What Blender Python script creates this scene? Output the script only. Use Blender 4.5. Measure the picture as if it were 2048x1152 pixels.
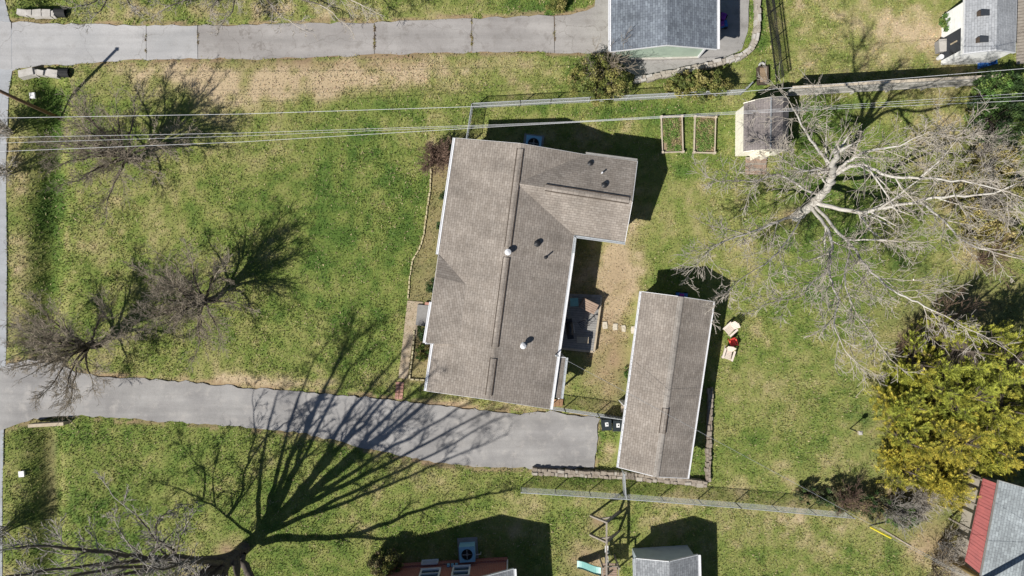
import bpy, math, random
import numpy as np
from mathutils import Vector, Matrix
for o in list(bpy.data.objects): bpy.data.objects.remove(o)
scene = bpy.context.scene
COL = scene.collection
R = math.radians
# ------------------------------------------------------------------ camera, sky, sun, exposure
H, S = 43.0, 32.0                     # drone height above the ground, photo pixels per metre on the ground
cd = bpy.data.cameras.new('camera'); cam = bpy.data.objects.new('camera', cd); COL.objects.link(cam)
cam.location = (0, 0, H); cam.rotation_euler = (0, 0, 0)
cd.sensor_width = 36; cd.lens = 18 * H / 32.0; cd.clip_start = 0.5; cd.clip_end = 6000
scene.camera = cam
ELEV = R(45); SUNDIR = Vector((-0.768 * math.cos(ELEV), -0.64 * math.cos(ELEV), math.sin(ELEV)))
w = bpy.data.worlds.new('World'); scene.world = w; w.use_nodes = True
nt = w.node_tree; sky = nt.nodes.new('ShaderNodeTexSky'); sky.sky_type = 'NISHITA'; sky.sun_disc = False
sky.dust_density = .4; sky.ozone_density = 3.0; sky.sun_elevation = ELEV; sky.sun_rotation = math.atan2(SUNDIR.x, SUNDIR.y)
nt.links.new(sky.outputs[0], nt.nodes['Background'].inputs[0]); nt.nodes['Background'].inputs[1].default_value = 0.05
sl = bpy.data.lights.new('sun', 'SUN'); sl.energy = 5.0; sl.angle = R(0.55); sl.color = (1, 0.965, 0.9)
so = bpy.data.objects.new('sun', sl); COL.objects.link(so); so.location = (-30, -30, 60)
so.rotation_euler = SUNDIR.to_track_quat('Z', 'Y').to_euler()
scene.view_settings.view_transform = 'Standard'; scene.view_settings.look = 'None'
scene.view_settings.exposure = 0.42; scene.view_settings.gamma = 1

# ------------------------------------------------------------------ helpers
def P(px, py, h=0.0):
    k = (H - h) / H / S
    return Vector(((px - 1024) * k, (576 - py) * k, h))
def G(px, py): return ((px - 1024) / S, (576 - py) / S)
rnd = random.Random(7); nr = np.random.default_rng(11)

def vnoise(x, y, scale, seed):
    g = np.random.default_rng(seed).random((64, 64)); u = x / scale; v = y / scale
    iu = np.floor(u).astype(int); iv = np.floor(v).astype(int); fu = u - iu; fv = v - iv
    fu = fu * fu * (3 - 2 * fu); fv = fv * fv * (3 - 2 * fv)
    a = g[iu % 64, iv % 64]; b = g[(iu + 1) % 64, iv % 64]; c = g[iu % 64, (iv + 1) % 64]; d = g[(iu + 1) % 64, (iv + 1) % 64]
    return (a * (1 - fu) + b * fu) * (1 - fv) + (c * (1 - fu) + d * fu) * fv
def fbm(x, y, s, seed):
    return (vnoise(x, y, s, seed) + .5 * vnoise(x, y, s / 2.1, seed + 1) + .25 * vnoise(x, y, s / 4.3, seed + 2)) / 1.75
def inside(x, y, poly):
    r = np.zeros(x.shape, bool); n = len(poly)
    for i in range(n):
        x0, y0 = poly[i]; x1, y1 = poly[(i + 1) % n]
        if y0 == y1: continue
        c = ((y0 > y) != (y1 > y)) & (x < (x1 - x0) * (y - y0) / (y1 - y0) + x0); r ^= c
    return r

# ------------------------------------------------------------------ materials
MATS = {}
def newmat(name, rough=.8, spec=.3, metal=0.0):
    m = bpy.data.materials.new(name); m.use_nodes = True; n = m.node_tree; b = n.nodes['Principled BSDF']
    b.inputs['Roughness'].default_value = rough; b.inputs['Specular IOR Level'].default_value = spec; b.inputs['Metallic'].default_value = metal
    MATS[name] = m; return m, n, b
def nd(n, t, **kw):
    x = n.nodes.new(t)
    for k, v in kw.items(): setattr(x, k, v)
    return x
def mixc(n, f, a, b, mode='MIX'):
    x = nd(n, 'ShaderNodeMix', data_type='RGBA', blend_type=mode)
    for i, v in ((0, f), (6, a), (7, b)):
        if hasattr(v, 'links') or isinstance(v, bpy.types.NodeSocket): n.links.new(v, x.inputs[i])
        elif i == 0: x.inputs[0].default_value = v
        else: x.inputs[i].default_value = (*v, 1)
    return x.outputs[2]
def noise(n, co, scale, detail=4, rough=.55):
    x = nd(n, 'ShaderNodeTexNoise'); x.inputs['Scale'].default_value = scale; x.inputs['Detail'].default_value = detail
    x.inputs['Roughness'].default_value = rough; n.links.new(co, x.inputs['Vector']); return x.outputs[0]
def ramp(n, f, stops):
    x = nd(n, 'ShaderNodeValToRGB'); e = x.color_ramp.elements
    while len(e) < len(stops): e.new(.5)
    for i, (p, c) in enumerate(stops): e[i].position = p; e[i].color = (*c, 1) if len(c) == 3 else c
    n.links.new(f, x.inputs[0]); return x.outputs[0]
def gry(v): return (v, v, v)
def bump(n, b, f, strength, dist):
    x = nd(n, 'ShaderNodeBump'); x.inputs['Strength'].default_value = strength; x.inputs['Distance'].default_value = dist
    n.links.new(f, x.inputs['Height']); n.links.new(x.outputs[0], b.inputs['Normal'])
def pos(n): return nd(n, 'ShaderNodeNewGeometry').outputs['Position']
def mat(name, c1, c2=None, scale=3.0, rough=.8, spec=.3, metal=0.0, bmp=0.3, fine=30.0):
    m, n, b = newmat(name, rough, spec, metal)
    c2 = c2 or tuple(v * .7 for v in c1); co = pos(n)
    f = ramp(n, noise(n, co, scale, 5, .6), [(.32, gry(0)), (.68, gry(1))])
    c = mixc(n, f, c1, c2)
    fn = noise(n, co, fine, 3, .7)
    c = mixc(n, .55, c, ramp(n, fn, [(.25, gry(.45)), (.75, gry(1.0))]), 'MULTIPLY')
    n.links.new(c, b.inputs['Base Color'])
    if bmp: bump(n, b, fn, bmp, .02)
    return m
def shingle(name, c1, c2, cm, streak=.55):
    m, n, b = newmat(name, .9, .25)
    uv = nd(n, 'ShaderNodeUVMap'); uv.uv_map = 'UV'
    br = nd(n, 'ShaderNodeTexBrick'); n.links.new(uv.outputs[0], br.inputs['Vector'])
    for k, v in (('Scale', 1.0), ('Brick Width', .31), ('Row Height', .143), ('Mortar Size', .011), ('Mortar Smooth', .4), ('Bias', 0.0)): br.inputs[k].default_value = v
    br.inputs['Color1'].default_value = (*c1, 1); br.inputs['Color2'].default_value = (*c2, 1); br.inputs['Mortar'].default_value = (*cm, 1)
    co = pos(n)
    c = mixc(n, streak, br.outputs[0], ramp(n, noise(n, co, .55, 5, .65), [(.3, gry(.55)), (.7, gry(1.25))]), 'MULTIPLY')
    c = mixc(n, .6, c, ramp(n, noise(n, co, 9, 4, .7), [(.25, gry(.6)), (.75, gry(1.35))]), 'MULTIPLY')
    sm = nd(n, 'ShaderNodeMapping'); sm.inputs['Scale'].default_value = (1.5, .22, 1); n.links.new(uv.outputs[0], sm.inputs[0])
    c = mixc(n, .45, c, ramp(n, noise(n, sm.outputs[0], 1.0, 5, .65), [(.3, gry(.68)), (.7, gry(1.25))]), 'MULTIPLY')
    n.links.new(c, b.inputs['Base Color']); bump(n, b, br.outputs['Fac'], -.6, .02)
    return m
def banded(name, c1, c2, width, axis='v', rough=.6, bmp=.5):
    m, n, b = newmat(name, rough, .3)
    uv = nd(n, 'ShaderNodeUVMap'); uv.uv_map = 'UV'
    sx = nd(n, 'ShaderNodeSeparateXYZ'); n.links.new(uv.outputs[0], sx.inputs[0])
    mt = nd(n, 'ShaderNodeMath', operation='MULTIPLY'); n.links.new(sx.outputs[1 if axis == 'v' else 0], mt.inputs[0]); mt.inputs[1].default_value = 1 / width
    fr = nd(n, 'ShaderNodeMath', operation='FRACT'); n.links.new(mt.outputs[0], fr.inputs[0])
    c = mixc(n, ramp(n, fr.outputs[0], [(.0, gry(1)), (.12, gry(0))]), c1, c2)
    c = mixc(n, .35, c, ramp(n, noise(n, pos(n), 2.2, 6, .65), [(.3, gry(.55)), (.7, gry(1.1))]), 'MULTIPLY')
    n.links.new(c, b.inputs['Base Color']); bump(n, b, fr.outputs[0], bmp, .02)
    return m
def attrmat(name, rough=.75, spec=.2, fine=0.0, trans=0.0):
    m, n, b = newmat(name, rough, spec)
    a = nd(n, 'ShaderNodeAttribute'); a.attribute_name = 'Col'; c = a.outputs[0]
    if fine:
        co = pos(n)
        c = mixc(n, .6, c, ramp(n, noise(n, co, fine, 4, .75), [(.28, gry(.5)), (.5, gry(1.0)), (.74, gry(1.4))]), 'MULTIPLY')
        c = mixc(n, ramp(n, noise(n, co, fine * 2.3, 2, .6), [(.62, gry(0)), (.74, gry(.5))]), c, (.34, .27, .15))
        bump(n, b, noise(n, co, fine * 1.3, 4, .7), .6, .05)
    n.links.new(c, b.inputs['Base Color'])
    return m
M = MATS
attrmat('ground', .95, .1, 7.0); attrmat('leaf', .6, .25); attrmat('blade', .7, .2)
shingle('shingle_brown', (.298, .262, .228), (.238, .205, .175), (.14, .117, .098))
shingle('shingle_pale', (.34, .31, .275), (.28, .25, .22), (.2, .17, .15))
shingle('shingle_blue', (.20, .225, .255), (.125, .14, .165), (.07, .08, .095))
shingle('shingle_light', (.36, .37, .385), (.29, .3, .315), (.2, .2, .21))
shingle('shingle_grey', (.27, .28, .29), (.19, .2, .21), (.12, .12, .13))
shingle('shingle_purple', (.225, .198, .188), (.175, .152, .145), (.11, .1, .1))
shingle('shingle_slate', (.30, .33, .34), (.22, .24, .25), (.13, .14, .15))
def paving(name, c1, c2, stain, cs=.55, crack=.5):
    m, n, b = newmat(name, .92, .2); co = pos(n)
    c = mixc(n, ramp(n, noise(n, co, .35, 6, .6), [(.35, gry(0)), (.65, gry(1))]), c1, c2)
    c = mixc(n, ramp(n, noise(n, co, 1.3, 6, .7), [(.52, gry(0)), (.75, gry(cs))]), c, stain)
    c = mixc(n, .5, c, ramp(n, noise(n, co, 22, 4, .8), [(.25, gry(.55)), (.75, gry(1.3))]), 'MULTIPLY')
    sm = nd(n, 'ShaderNodeMapping'); sm.inputs['Scale'].default_value = (.09, 1.5, 1); n.links.new(co, sm.inputs[0])
    c = mixc(n, .5, c, ramp(n, noise(n, sm.outputs[0], 1.0, 5, .6), [(.3, gry(.72)), (.7, gry(1.22))]), 'MULTIPLY')
    v = nd(n, 'ShaderNodeTexVoronoi', feature='DISTANCE_TO_EDGE'); v.inputs['Scale'].default_value = .22
    ad = nd(n, 'ShaderNodeVectorMath', operation='ADD'); n.links.new(co, ad.inputs[0])
    nz = nd(n, 'ShaderNodeTexNoise'); nz.inputs['Scale'].default_value = 1.1; nz.inputs['Detail'].default_value = 5; n.links.new(co, nz.inputs['Vector']); n.links.new(nz.outputs[1], ad.inputs[1]); n.links.new(ad.outputs[0], v.inputs['Vector'])
    c = mixc(n, ramp(n, v.outputs[0], [(.0, gry(crack)), (.004, gry(0))]), c, (.1, .085, .07))
    n.links.new(c, b.inputs['Base Color']); bump(n, b, noise(n, co, 30, 3, .7), .3, .01)
paving('drive_concrete', (.262, .244, .232), (.335, .315, .30), (.18, .16, .145), .8)
paving('drive_pale', (.33, .325, .325), (.39, .38, .375), (.26, .25, .24), .6)
paving('drive_asphalt', (.222, .213, .208), (.315, .303, .292), (.385, .36, .335), .8, .18)
paving('road_asphalt', (.34, .35, .365), (.3, .305, .315), (.42, .425, .44))
paving('yard_concrete', (.33, .315, .30), (.26, .25, .24), (.15, .14, .13), .7)
mat('white_paint', (.78, .78, .79), (.7, .7, .72), 2, .5, bmp=.05); mat('cream', (.88, .83, .7), (.8, .75, .62), 2, .6, bmp=.1)
banded('siding_green', (.42, .52, .42), (.2, .26, .2), .2); banded('siding_white', (.88, .88, .86), (.68, .68, .68), .25)
banded('siding_blue', (.40, .46, .50), (.28, .32, .36), .22); banded('siding_tan', (.5, .45, .38), (.3, .27, .22), .18)
banded('siding_cream', (.9, .85, .72), (.68, .63, .53), .3, 'u')
m_, n_, b_ = newmat('brick_wall', .9, .2); uv_ = nd(n_, 'ShaderNodeUVMap'); uv_.uv_map = 'UV'; br_ = nd(n_, 'ShaderNodeTexBrick'); n_.links.new(uv_.outputs[0], br_.inputs['Vector'])
for k_, v_ in (('Scale', 1.0), ('Brick Width', .21), ('Row Height', .075), ('Mortar Size', .008)): br_.inputs[k_].default_value = v_
br_.inputs['Color1'].default_value = (.36, .1, .065, 1); br_.inputs['Color2'].default_value = (.25, .07, .05, 1); br_.inputs['Mortar'].default_value = (.35, .28, .25, 1); n_.links.new(br_.outputs[0], b_.inputs['Base Color'])
mat('stone', (.36, .31, .255), (.22, .18, .14), 4, .9, bmp=.6, fine=14); mat('stone_dark', (.32, .26, .21), (.22, .17, .13), 4, .9, bmp=.6, fine=14); mat('stone_pale', (.44, .4, .345), (.33, .29, .24), 5, .9, bmp=.5, fine=16)
mat('edging', (.62, .55, .36), (.45, .38, .22), 5, .9); mat('flag_tan', (.46, .38, .28), (.36, .28, .19), 2.5, .9); mat('paver_pink', (.52, .29, .23), (.42, .22, .17), 4, .9)
mat('concrete_pale', (.55, .52, .48), (.44, .41, .37), 3, .9, bmp=.4); mat('concrete_grey', (.3, .29, .28), (.24, .23, .22), 3, .9)
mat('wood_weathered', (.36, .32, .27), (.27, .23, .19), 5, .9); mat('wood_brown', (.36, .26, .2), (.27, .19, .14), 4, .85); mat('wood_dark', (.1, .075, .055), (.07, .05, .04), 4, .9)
mat('wood_tan', (.52, .44, .33), (.42, .34, .24), 4, .85); mat('wood_bed', (.6, .52, .4), (.5, .42, .32), 4, .85); mat('slate_dark', (.045, .05, .06), (.035, .04, .048), 3, .7); mat('step_stone', (.62, .56, .45), (.52, .46, .36), 5, .9); mat('wood_fence', (.5, .48, .44), (.4, .38, .34), 4, .9); mat('wood_grey', (.33, .32, .30), (.25, .24, .23), 4, .9); mat('wood_orange', (.5, .3, .17), (.4, .23, .13), 4, .85)
mat('pole_wood', (.24, .15, .1), (.17, .1, .065), 4, .9); mat('pole_tan', (.5, .37, .16), (.4, .28, .12), 3, .9)
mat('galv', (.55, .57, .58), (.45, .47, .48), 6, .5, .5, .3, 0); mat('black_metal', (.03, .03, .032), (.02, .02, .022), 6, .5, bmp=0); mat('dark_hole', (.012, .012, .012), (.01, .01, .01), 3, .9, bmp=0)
mat('ac_metal', (.28, .56, .72), (.25, .5, .66), 4, .5, .4, 0, 0); mat('wire_pale', (.7, .71, .72), (.62, .62, .64), 3, .5, bmp=0); mat('wire_dark', (.08, .08, .085), None, 3, .6, bmp=0)  # cool blue tint of shade is put into the air conditioner colour
mat('plastic_white', (.8, .69, .6), (.74, .63, .54), 4, .45, bmp=0); mat('plastic_red', (.85, .1, .08), (.78, .09, .07), 4, .45, bmp=0)
mat('plastic_teal', (.22, .44, .41), (.18, .38, .35), 4, .4, bmp=0); mat('bin_plastic', (.022, .032, .036), (.018, .025, .028), 4, .5, bmp=0); mat('label_white', (.8, .8, .8), (.75, .75, .7), 8, .6, bmp=0)
mat('plastic_blue', (.05, .2, .55), (.04, .15, .45), 4, .45, bmp=0); mat('plastic_purple', (.3, .05, .4), None, 4, .45, bmp=0); mat('plastic_yellow', (.8, .68, .05), (.7, .6, .04), 4, .45, bmp=0)
mat('tin_red', (.36, .085, .075), (.27, .065, .06), 2.5, .55, bmp=.1); mat('soil', (.24, .17, .11), (.34, .25, .16), 2.5, .95, bmp=.8, fine=12); mat('rubber', (.03, .03, .03), None, 4, .8); mat('tyre_pale', (.5, .5, .48), None, 4, .8)
mat('glass', (.03, .05, .08), (.03, .06, .1), 3, .08, .6, 0, 0)
mat('bark_pale', (.61, .58, .53), (.38, .35, .31), 4, .9, bmp=.4, fine=18); mat('twig_pale', (.54, .49, .42), (.38, .33, .28), 4, .9, bmp=0); mat('bark_dark', (.15, .12, .095), (.1, .08, .065), 4, .9, bmp=.4, fine=18)
mat('twig_brown', (.39, .33, .255), (.28, .235, .18), 4, .9, bmp=0); mat('twig_red', (.27, .18, .135), (.2, .135, .1), 4, .9, bmp=0); mat('twig_grey', (.42, .39, .35), (.28, .25, .22), 4, .9, bmp=0); mat('bark_mid', (.15, .125, .105), (.09, .075, .065), 4, .9, bmp=.4, fine=18)

# ------------------------------------------------------------------ mesh builder
class MB:
    def __init__(s): s.v = []; s.f = []; s.m = []
    def face(s, pts, mi=0):
        i = len(s.v); s.v += [tuple(p) for p in pts]; s.f.append(list(range(i, i + len(pts)))); s.m.append(mi); return s
    def box(s, c, size, rz=0.0, rx=0.0, ry=0.0, mi=0, taper=1.0):
        x, y, z = (a / 2 for a in size); mt = Matrix.Translation(c) @ Matrix.Rotation(rz, 4, 'Z') @ Matrix.Rotation(ry, 4, 'Y') @ Matrix.Rotation(rx, 4, 'X'); i = len(s.v); t = taper
        for p in ((-x, -y, -z), (x, -y, -z), (x, y, -z), (-x, y, -z), (-x * t, -y * t, z), (x * t, -y * t, z), (x * t, y * t, z), (-x * t, y * t, z)): s.v.append(tuple(mt @ Vector(p)))
        for f in ((3, 2, 1, 0), (4, 5, 6, 7), (0, 1, 5, 4), (1, 2, 6, 5), (2, 3, 7, 6), (3, 0, 4, 7)): s.f.append([i + k for k in f]); s.m.append(mi)
        return s
    def bar(s, a, b, wd, ht, mi=0):
        a = Vector(a); b = Vector(b); d = b - a; L = d.length; d.normalize(); up = Vector((0, 0, 1)) if abs(d.z) < .95 else Vector((1, 0, 0))
        u = d.cross(up).normalized(); v = u.cross(d); i = len(s.v)
        for q in (a, b):
            for su, sv in ((-1, -1), (1, -1), (1, 1), (-1, 1)): s.v.append(tuple(q + u * su * wd / 2 + v * sv * ht / 2))
        for f in ((0, 1, 2, 3), (7, 6, 5, 4), (0, 4, 5, 1), (1, 5, 6, 2), (2, 6, 7, 3), (3, 7, 4, 0)): s.f.append([i + k for k in f]); s.m.append(mi)
        return s
    def tube(s, pts, r, n=6, mi=0, cap=True):
        pts = [Vector(p) for p in pts]; i0 = len(s.v); rr = r if isinstance(r, (list, tuple)) else [r] * len(pts)
        for k, p in enumerate(pts):
            d = (pts[min(k + 1, len(pts) - 1)] - pts[max(k - 1, 0)]).normalized(); up = Vector((0, 0, 1)) if abs(d.z) < .9 else Vector((1, 0, 0))
            u = d.cross(up).normalized(); v = d.cross(u)
            for j in range(n): a = 2 * math.pi * j / n; s.v.append(tuple(p + (u * math.cos(a) + v * math.sin(a)) * rr[k]))
        for k in range(len(pts) - 1):
            for j in range(n): s.f.append([i0 + k * n + j, i0 + k * n + (j + 1) % n, i0 + (k + 1) * n + (j + 1) % n, i0 + (k + 1) * n + j]); s.m.append(mi)
        if cap: s.f.append([i0 + j for j in range(n)][::-1]); s.m.append(mi); s.f.append([i0 + (len(pts) - 1) * n + j for j in range(n)]); s.m.append(mi)
        return s
    def prism(s, poly, z0, z1, mi=0):
        n = len(poly); A = sum(poly[i][0] * poly[(i + 1) % n][1] - poly[(i + 1) % n][0] * poly[i][1] for i in range(n))
        if A < 0: poly = poly[::-1]
        f0 = z0 if callable(z0) else (lambda x, y: z0); f1 = z1 if callable(z1) else (lambda x, y: z1); i = len(s.v)
        for p in poly: s.v.append((p[0], p[1], f0(p[0], p[1])))
        for p in poly: s.v.append((p[0], p[1], f1(p[0], p[1])))
        s.f.append([i + k for k in range(n)][::-1]); s.f.append([i + n + k for k in range(n)]); s.m += [mi, mi]
        for k in range(n): s.f.append([i + k, i + (k + 1) % n, i + n + (k + 1) % n, i + n + k]); s.m.append(mi)
        return s
    def build(s, name, mats, parent=None, smooth=False, local=False):
        me = bpy.data.meshes.new(name); me.from_pydata(s.v, [], s.f)
        for m in (mats if isinstance(mats, (list, tuple)) else [mats]): me.materials.append(M[m])
        uv = me.uv_layers.new(name='UV')
        for p, mi in zip(me.polygons, s.m):
            p.material_index = mi; p.use_smooth = smooth
            nn = p.normal; u = Vector((0, 0, 1)).cross(nn)
            if u.length < .02: u = Vector((1, 0, 0)); v = Vector((0, 1, 0))
            else: u.normalize(); v = nn.cross(u)
            for li in p.loop_indices:
                c = me.vertices[me.loops[li].vertex_index].co; uv.data[li].uv = (c.dot(u), c.dot(v))
        o = bpy.data.objects.new(name, me); COL.objects.link(o)
        if parent:
            o.parent = parent
            if not local: o.matrix_parent_inverse = parent.matrix_basis.inverted()
        return o
def tag(o, label=None, cat=None, group=None, kind=None):
    if label: o['label'] = label
    if cat: o['category'] = cat
    if group: o['group'] = group
    if kind: o['kind'] = kind
    return o
def thing(name, label, cat, loc=(0, 0, 0), rz=0.0, group=None):
    o = bpy.data.objects.new(name, None); COL.objects.link(o); o.location = loc; o.rotation_euler = (0, 0, rz); o.empty_display_size = .2
    return tag(o, label, cat, group)
def npmesh(name, V, F, mname, parent=None, colors=None, smooth=False):
    me = bpy.data.meshes.new(name); k = F.shape[1]
    me.vertices.add(len(V)); me.vertices.foreach_set('co', np.ascontiguousarray(V, np.float32).ravel())
    me.loops.add(F.size); me.loops.foreach_set('vertex_index', np.ascontiguousarray(F, np.int32).ravel())
    me.polygons.add(len(F)); me.polygons.foreach_set('loop_start', np.arange(0, F.size, k, dtype=np.int32))
    if smooth: me.polygons.foreach_set('use_smooth', np.ones(len(F), bool))
    me.update(calc_edges=True); me.materials.append(M[mname])
    if colors is not None:
        a = me.color_attributes.new('Col', 'FLOAT_COLOR', 'POINT'); c = np.ones((len(V), 4), np.float32); c[:, :3] = colors; a.data.foreach_set('color', c.ravel())
    o = bpy.data.objects.new(name, me); COL.objects.link(o)
    if parent: o.parent = parent; o.matrix_parent_inverse = parent.matrix_basis.inverted()
    return o

# ------------------------------------------------------------------ outlines of paved places (photo pixels -> metres)
TOPE = [(-20, 44), (60, 45), (130, 48), (300, 52), (512, 50), (640, 47), (760, 45), (900, 40), (1030, 34), (1100, 31), (1150, 28), (1185, 18), (1222, -20)]
BOTE = [(-20, 140), (25, 140), (80, 129), (130, 130), (250, 121), (400, 116), (512, 118), (640, 115), (760, 108), (900, 106), (1024, 103), (1222, 106)]
def interp(tab, x): return float(np.interp(x, [t[0] for t in tab], [t[1] for t in tab]))
DRIVE1 = [G(*p) for p in TOPE] + [G(*p) for p in BOTE[::-1]]
DRIVE2 = [G(*p) for p in [(-20, 742), (20, 728), (55, 719), (122, 722), (150, 747), (240, 756), (370, 763), (500, 776), (650, 787), (800, 801), (960, 820), (1050, 829), (1100, 822), (1198, 837), (1194, 890), (1188, 936), (1060, 936), (960, 933), (880, 926), (800, 912), (700, 888), (600, 865), (480, 853), (260, 838), (150, 831), (70, 838), (30, 850), (0, 862), (-20, 880)]]
YARD = [G(*p) for p in [(1190, -40), (1190, 60), (1222, 104), (1250, 140), (1290, 160), (1380, 140), (1440, 122), (1482, 100), (1497, 60), (1500, -40)]]
ROAD = [G(*p) for p in [(-900, -700), (8, -700), (10, 0), (24, 60), (26, 135), (18, 180), (12, 330), (14, 520), (13, 690), (8, 850), (5, 1000), (4, 1900), (-900, 1900)]]
HOUSE = [(911, 276), (1170, 309), (1275, 323), (1250, 484), (1148, 470), (1100, 818), (853, 782)]
HOUSEG = [tuple(P(x, y, 2.7))[:2] for x, y in HOUSE]
GARG = [tuple(P(x, y, 2.1))[:2] for x, y in [(1283, 583), (1427, 603), (1375, 957), (1237, 935)]]
BED = [G(*p) for p in [(862, 290), (862, 350), (856, 400), (846, 470), (826, 522), (816, 600), (800, 760), (855, 770), (905, 640), (925, 420), (935, 300)]]

def zg(x, y):
    """terrain height: a roadside ditch on the west side, bridged by the two drives"""
    x = np.asarray(x, float); y = np.asarray(y, float); px = x * S + 1024; py = 576 - y * S
    cx = 92 + 6 * np.sin(py * .006); d = np.exp(-((px - cx) / 30.0) ** 2) * .85
    def gate(a, b): return 1 / (1 + np.exp(-(py - a) / 7)) * (1 / (1 + np.exp((py - b) / 7)))
    d = d * (1 - np.clip(gate(26, 150) + gate(712, 848), 0, 1))
    return -d
# ------------------------------------------------------------------ ground colours: (px, py, rx, ry, dryness change)
BLOBS = [(560, 160, 290, 38, .62), (330, 135, 110, 22, .45), (800, 140, 150, 36, .3), (1000, 140, 130, 30, .22), (470, 20, 400, 24, .3), (1232, 545, 55, 85, .66), (1215, 690, 62, 95, .44), (1300, 440, 50, 50, .28), (1780, 60, 100, 62, .3), (480, 762, 190, 14, .38), (960, 812, 110, 13, .5), (1180, 1085, 40, 75, .5),
         (1600, 110, 45, 80, .18), (1880, 100, 45, 55, .3), (1215, 890, 18, 50, .3), (35, 480, 16, 260, .22), (125, 450, 14, 300, .16), (120, 950, 8, 120, .25), (1490, 510, 25, 40, .22), (650, 760, 200, 25, .25), (1470, 1010, 250, 120, .12), (1700, 960, 160, 120, .14), (1440, 420, 70, 120, .12), (1850, 230, 90, 60, .15), (300, 950, 80, 60, .12), (1950, 430, 120, 120, .35), (1870, 1110, 60, 50, .45), (1640, 640, 60, 60, .12),
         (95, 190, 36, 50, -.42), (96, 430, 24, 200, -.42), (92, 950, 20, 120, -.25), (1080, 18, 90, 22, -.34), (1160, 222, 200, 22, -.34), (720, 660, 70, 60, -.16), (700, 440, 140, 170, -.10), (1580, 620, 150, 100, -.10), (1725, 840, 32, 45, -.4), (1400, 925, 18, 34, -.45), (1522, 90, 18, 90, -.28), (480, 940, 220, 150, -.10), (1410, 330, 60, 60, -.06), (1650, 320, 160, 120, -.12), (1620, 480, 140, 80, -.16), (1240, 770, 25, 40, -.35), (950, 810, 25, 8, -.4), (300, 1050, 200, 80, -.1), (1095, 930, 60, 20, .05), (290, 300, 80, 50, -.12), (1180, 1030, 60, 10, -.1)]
DIRT = [(1215, 700, 50, 90, .8), (1240, 550, 40, 70, .4), (1800, 1010, 90, 40, .7), (1880, 1090, 60, 50, .6), (1580, 432, 26, 18, .8), (455, 1100, 26, 18, .8), (1900, 110, 40, 40, .5), (1195, 1040, 18, 16, .9), (1170, 1120, 40, 35, .6), (620, 128, 300, 9, .6), (580, 165, 260, 30, .16), (1350, 1090, 0.1, 0.1, 0), (1215, 790, 40, 40, .3), (85, 950, 14, 130, .5), (1900, 640, 120, 80, .6), (1880, 850, 110, 130, .6), (15, 300, 18, 90, .5), (1150, 560, 30, 90, .5)]
PAL = np.array([[.076, .13, .026], [.146, .185, .044], [.214, .222, .072], [.305, .265, .128], [.42, .33, .21]]); PALX = [.08, .34, .56, .78, 1.02]
def gcol(x, y):
    px = x * S + 1024; py = 576 - y * S
    d = .415 + .0 * np.clip((px - 1000) / 500, -1, 1) + .58 * (fbm(x, y, 5.0, 3) - .5) + .45 * (fbm(x, y, 1.5, 13) - .5) + .65 * (fbm(x, y, .5, 23) - .5)
    d = d + .8 * np.clip(fbm(x, y, .9, 91) - .64, 0, 1) - .5 * np.clip(.34 - fbm(x, y, .7, 95), 0, 1)
    wob = np.clip(fbm(x, y, 1.3, 33) * 2.4 - .2, .1, 1.7)
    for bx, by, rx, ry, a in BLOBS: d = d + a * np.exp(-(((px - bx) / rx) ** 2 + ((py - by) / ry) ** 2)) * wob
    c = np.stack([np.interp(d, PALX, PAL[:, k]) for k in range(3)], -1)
    dm = np.zeros_like(d)
    for bx, by, rx, ry, a in DIRT: dm = dm + a * np.exp(-(((px - bx) / rx) ** 2 + ((py - by) / ry) ** 2))
    ed_ = np.zeros(x.shape, bool)
    for poly in (DRIVE1, DRIVE2):
        for ox, oy in ((.0, .28), (.0, -.28), (.22, 0), (-.22, 0)): ed_ |= inside(x + ox, y + oy, poly)
    dm = np.maximum(dm, ed_ * .75 * (fbm(x, y, .8, 99) > .42))
    dm = np.where(inside(x, y, BED), np.maximum(dm, .5), dm); dm = np.clip(dm * (.4 + 1.2 * fbm(x, y, 1.1, 43)), 0, .95)[..., None]
    return c * (1 - dm) + np.array([.26, .185, .115]) * dm, d, dm[..., 0]

# one ground sheet, fine under the photograph and coarse out to the horizon
def axis(lim, step, far): 
    a = list(np.arange(-lim, lim + 1e-6, step)); o = [lim * k for k in (1.2, 1.6, 2.5, 5, 12, 40)] + [far]
    return np.array([-v for v in o[::-1]] + a + o)
gx = axis(40, .2, 2500); gy = axis(25, .2, 2500); XX, YY = np.meshgrid(gx, gy)
near = (np.abs(XX) < 41) & (np.abs(YY) < 26)
ZZ = zg(XX, YY) + np.where(near, .07 * (fbm(XX, YY, 2.2, 55) - .5) + .03 * (vnoise(XX, YY, .35, 60) - .5), 0)
pav = inside(XX, YY, DRIVE1) | inside(XX, YY, DRIVE2) | inside(XX, YY, YARD) | inside(XX, YY, ROAD)
ZZ = np.where(pav, np.minimum(ZZ, 0) - .09, ZZ)
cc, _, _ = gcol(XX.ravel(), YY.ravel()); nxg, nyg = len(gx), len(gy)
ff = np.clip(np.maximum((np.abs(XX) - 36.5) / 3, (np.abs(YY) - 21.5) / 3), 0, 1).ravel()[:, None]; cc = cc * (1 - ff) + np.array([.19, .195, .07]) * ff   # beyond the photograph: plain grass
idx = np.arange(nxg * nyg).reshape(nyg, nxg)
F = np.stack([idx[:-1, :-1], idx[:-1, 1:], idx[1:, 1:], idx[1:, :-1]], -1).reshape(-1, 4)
ground = npmesh('ground', np.stack([XX.ravel(), YY.ravel(), ZZ.ravel()], -1), F, 'ground', None, cc, True); tag(ground, 'patchy winter lawn, green with tan dry patches and a roadside ditch', 'lawn', kind='structure')

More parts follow.
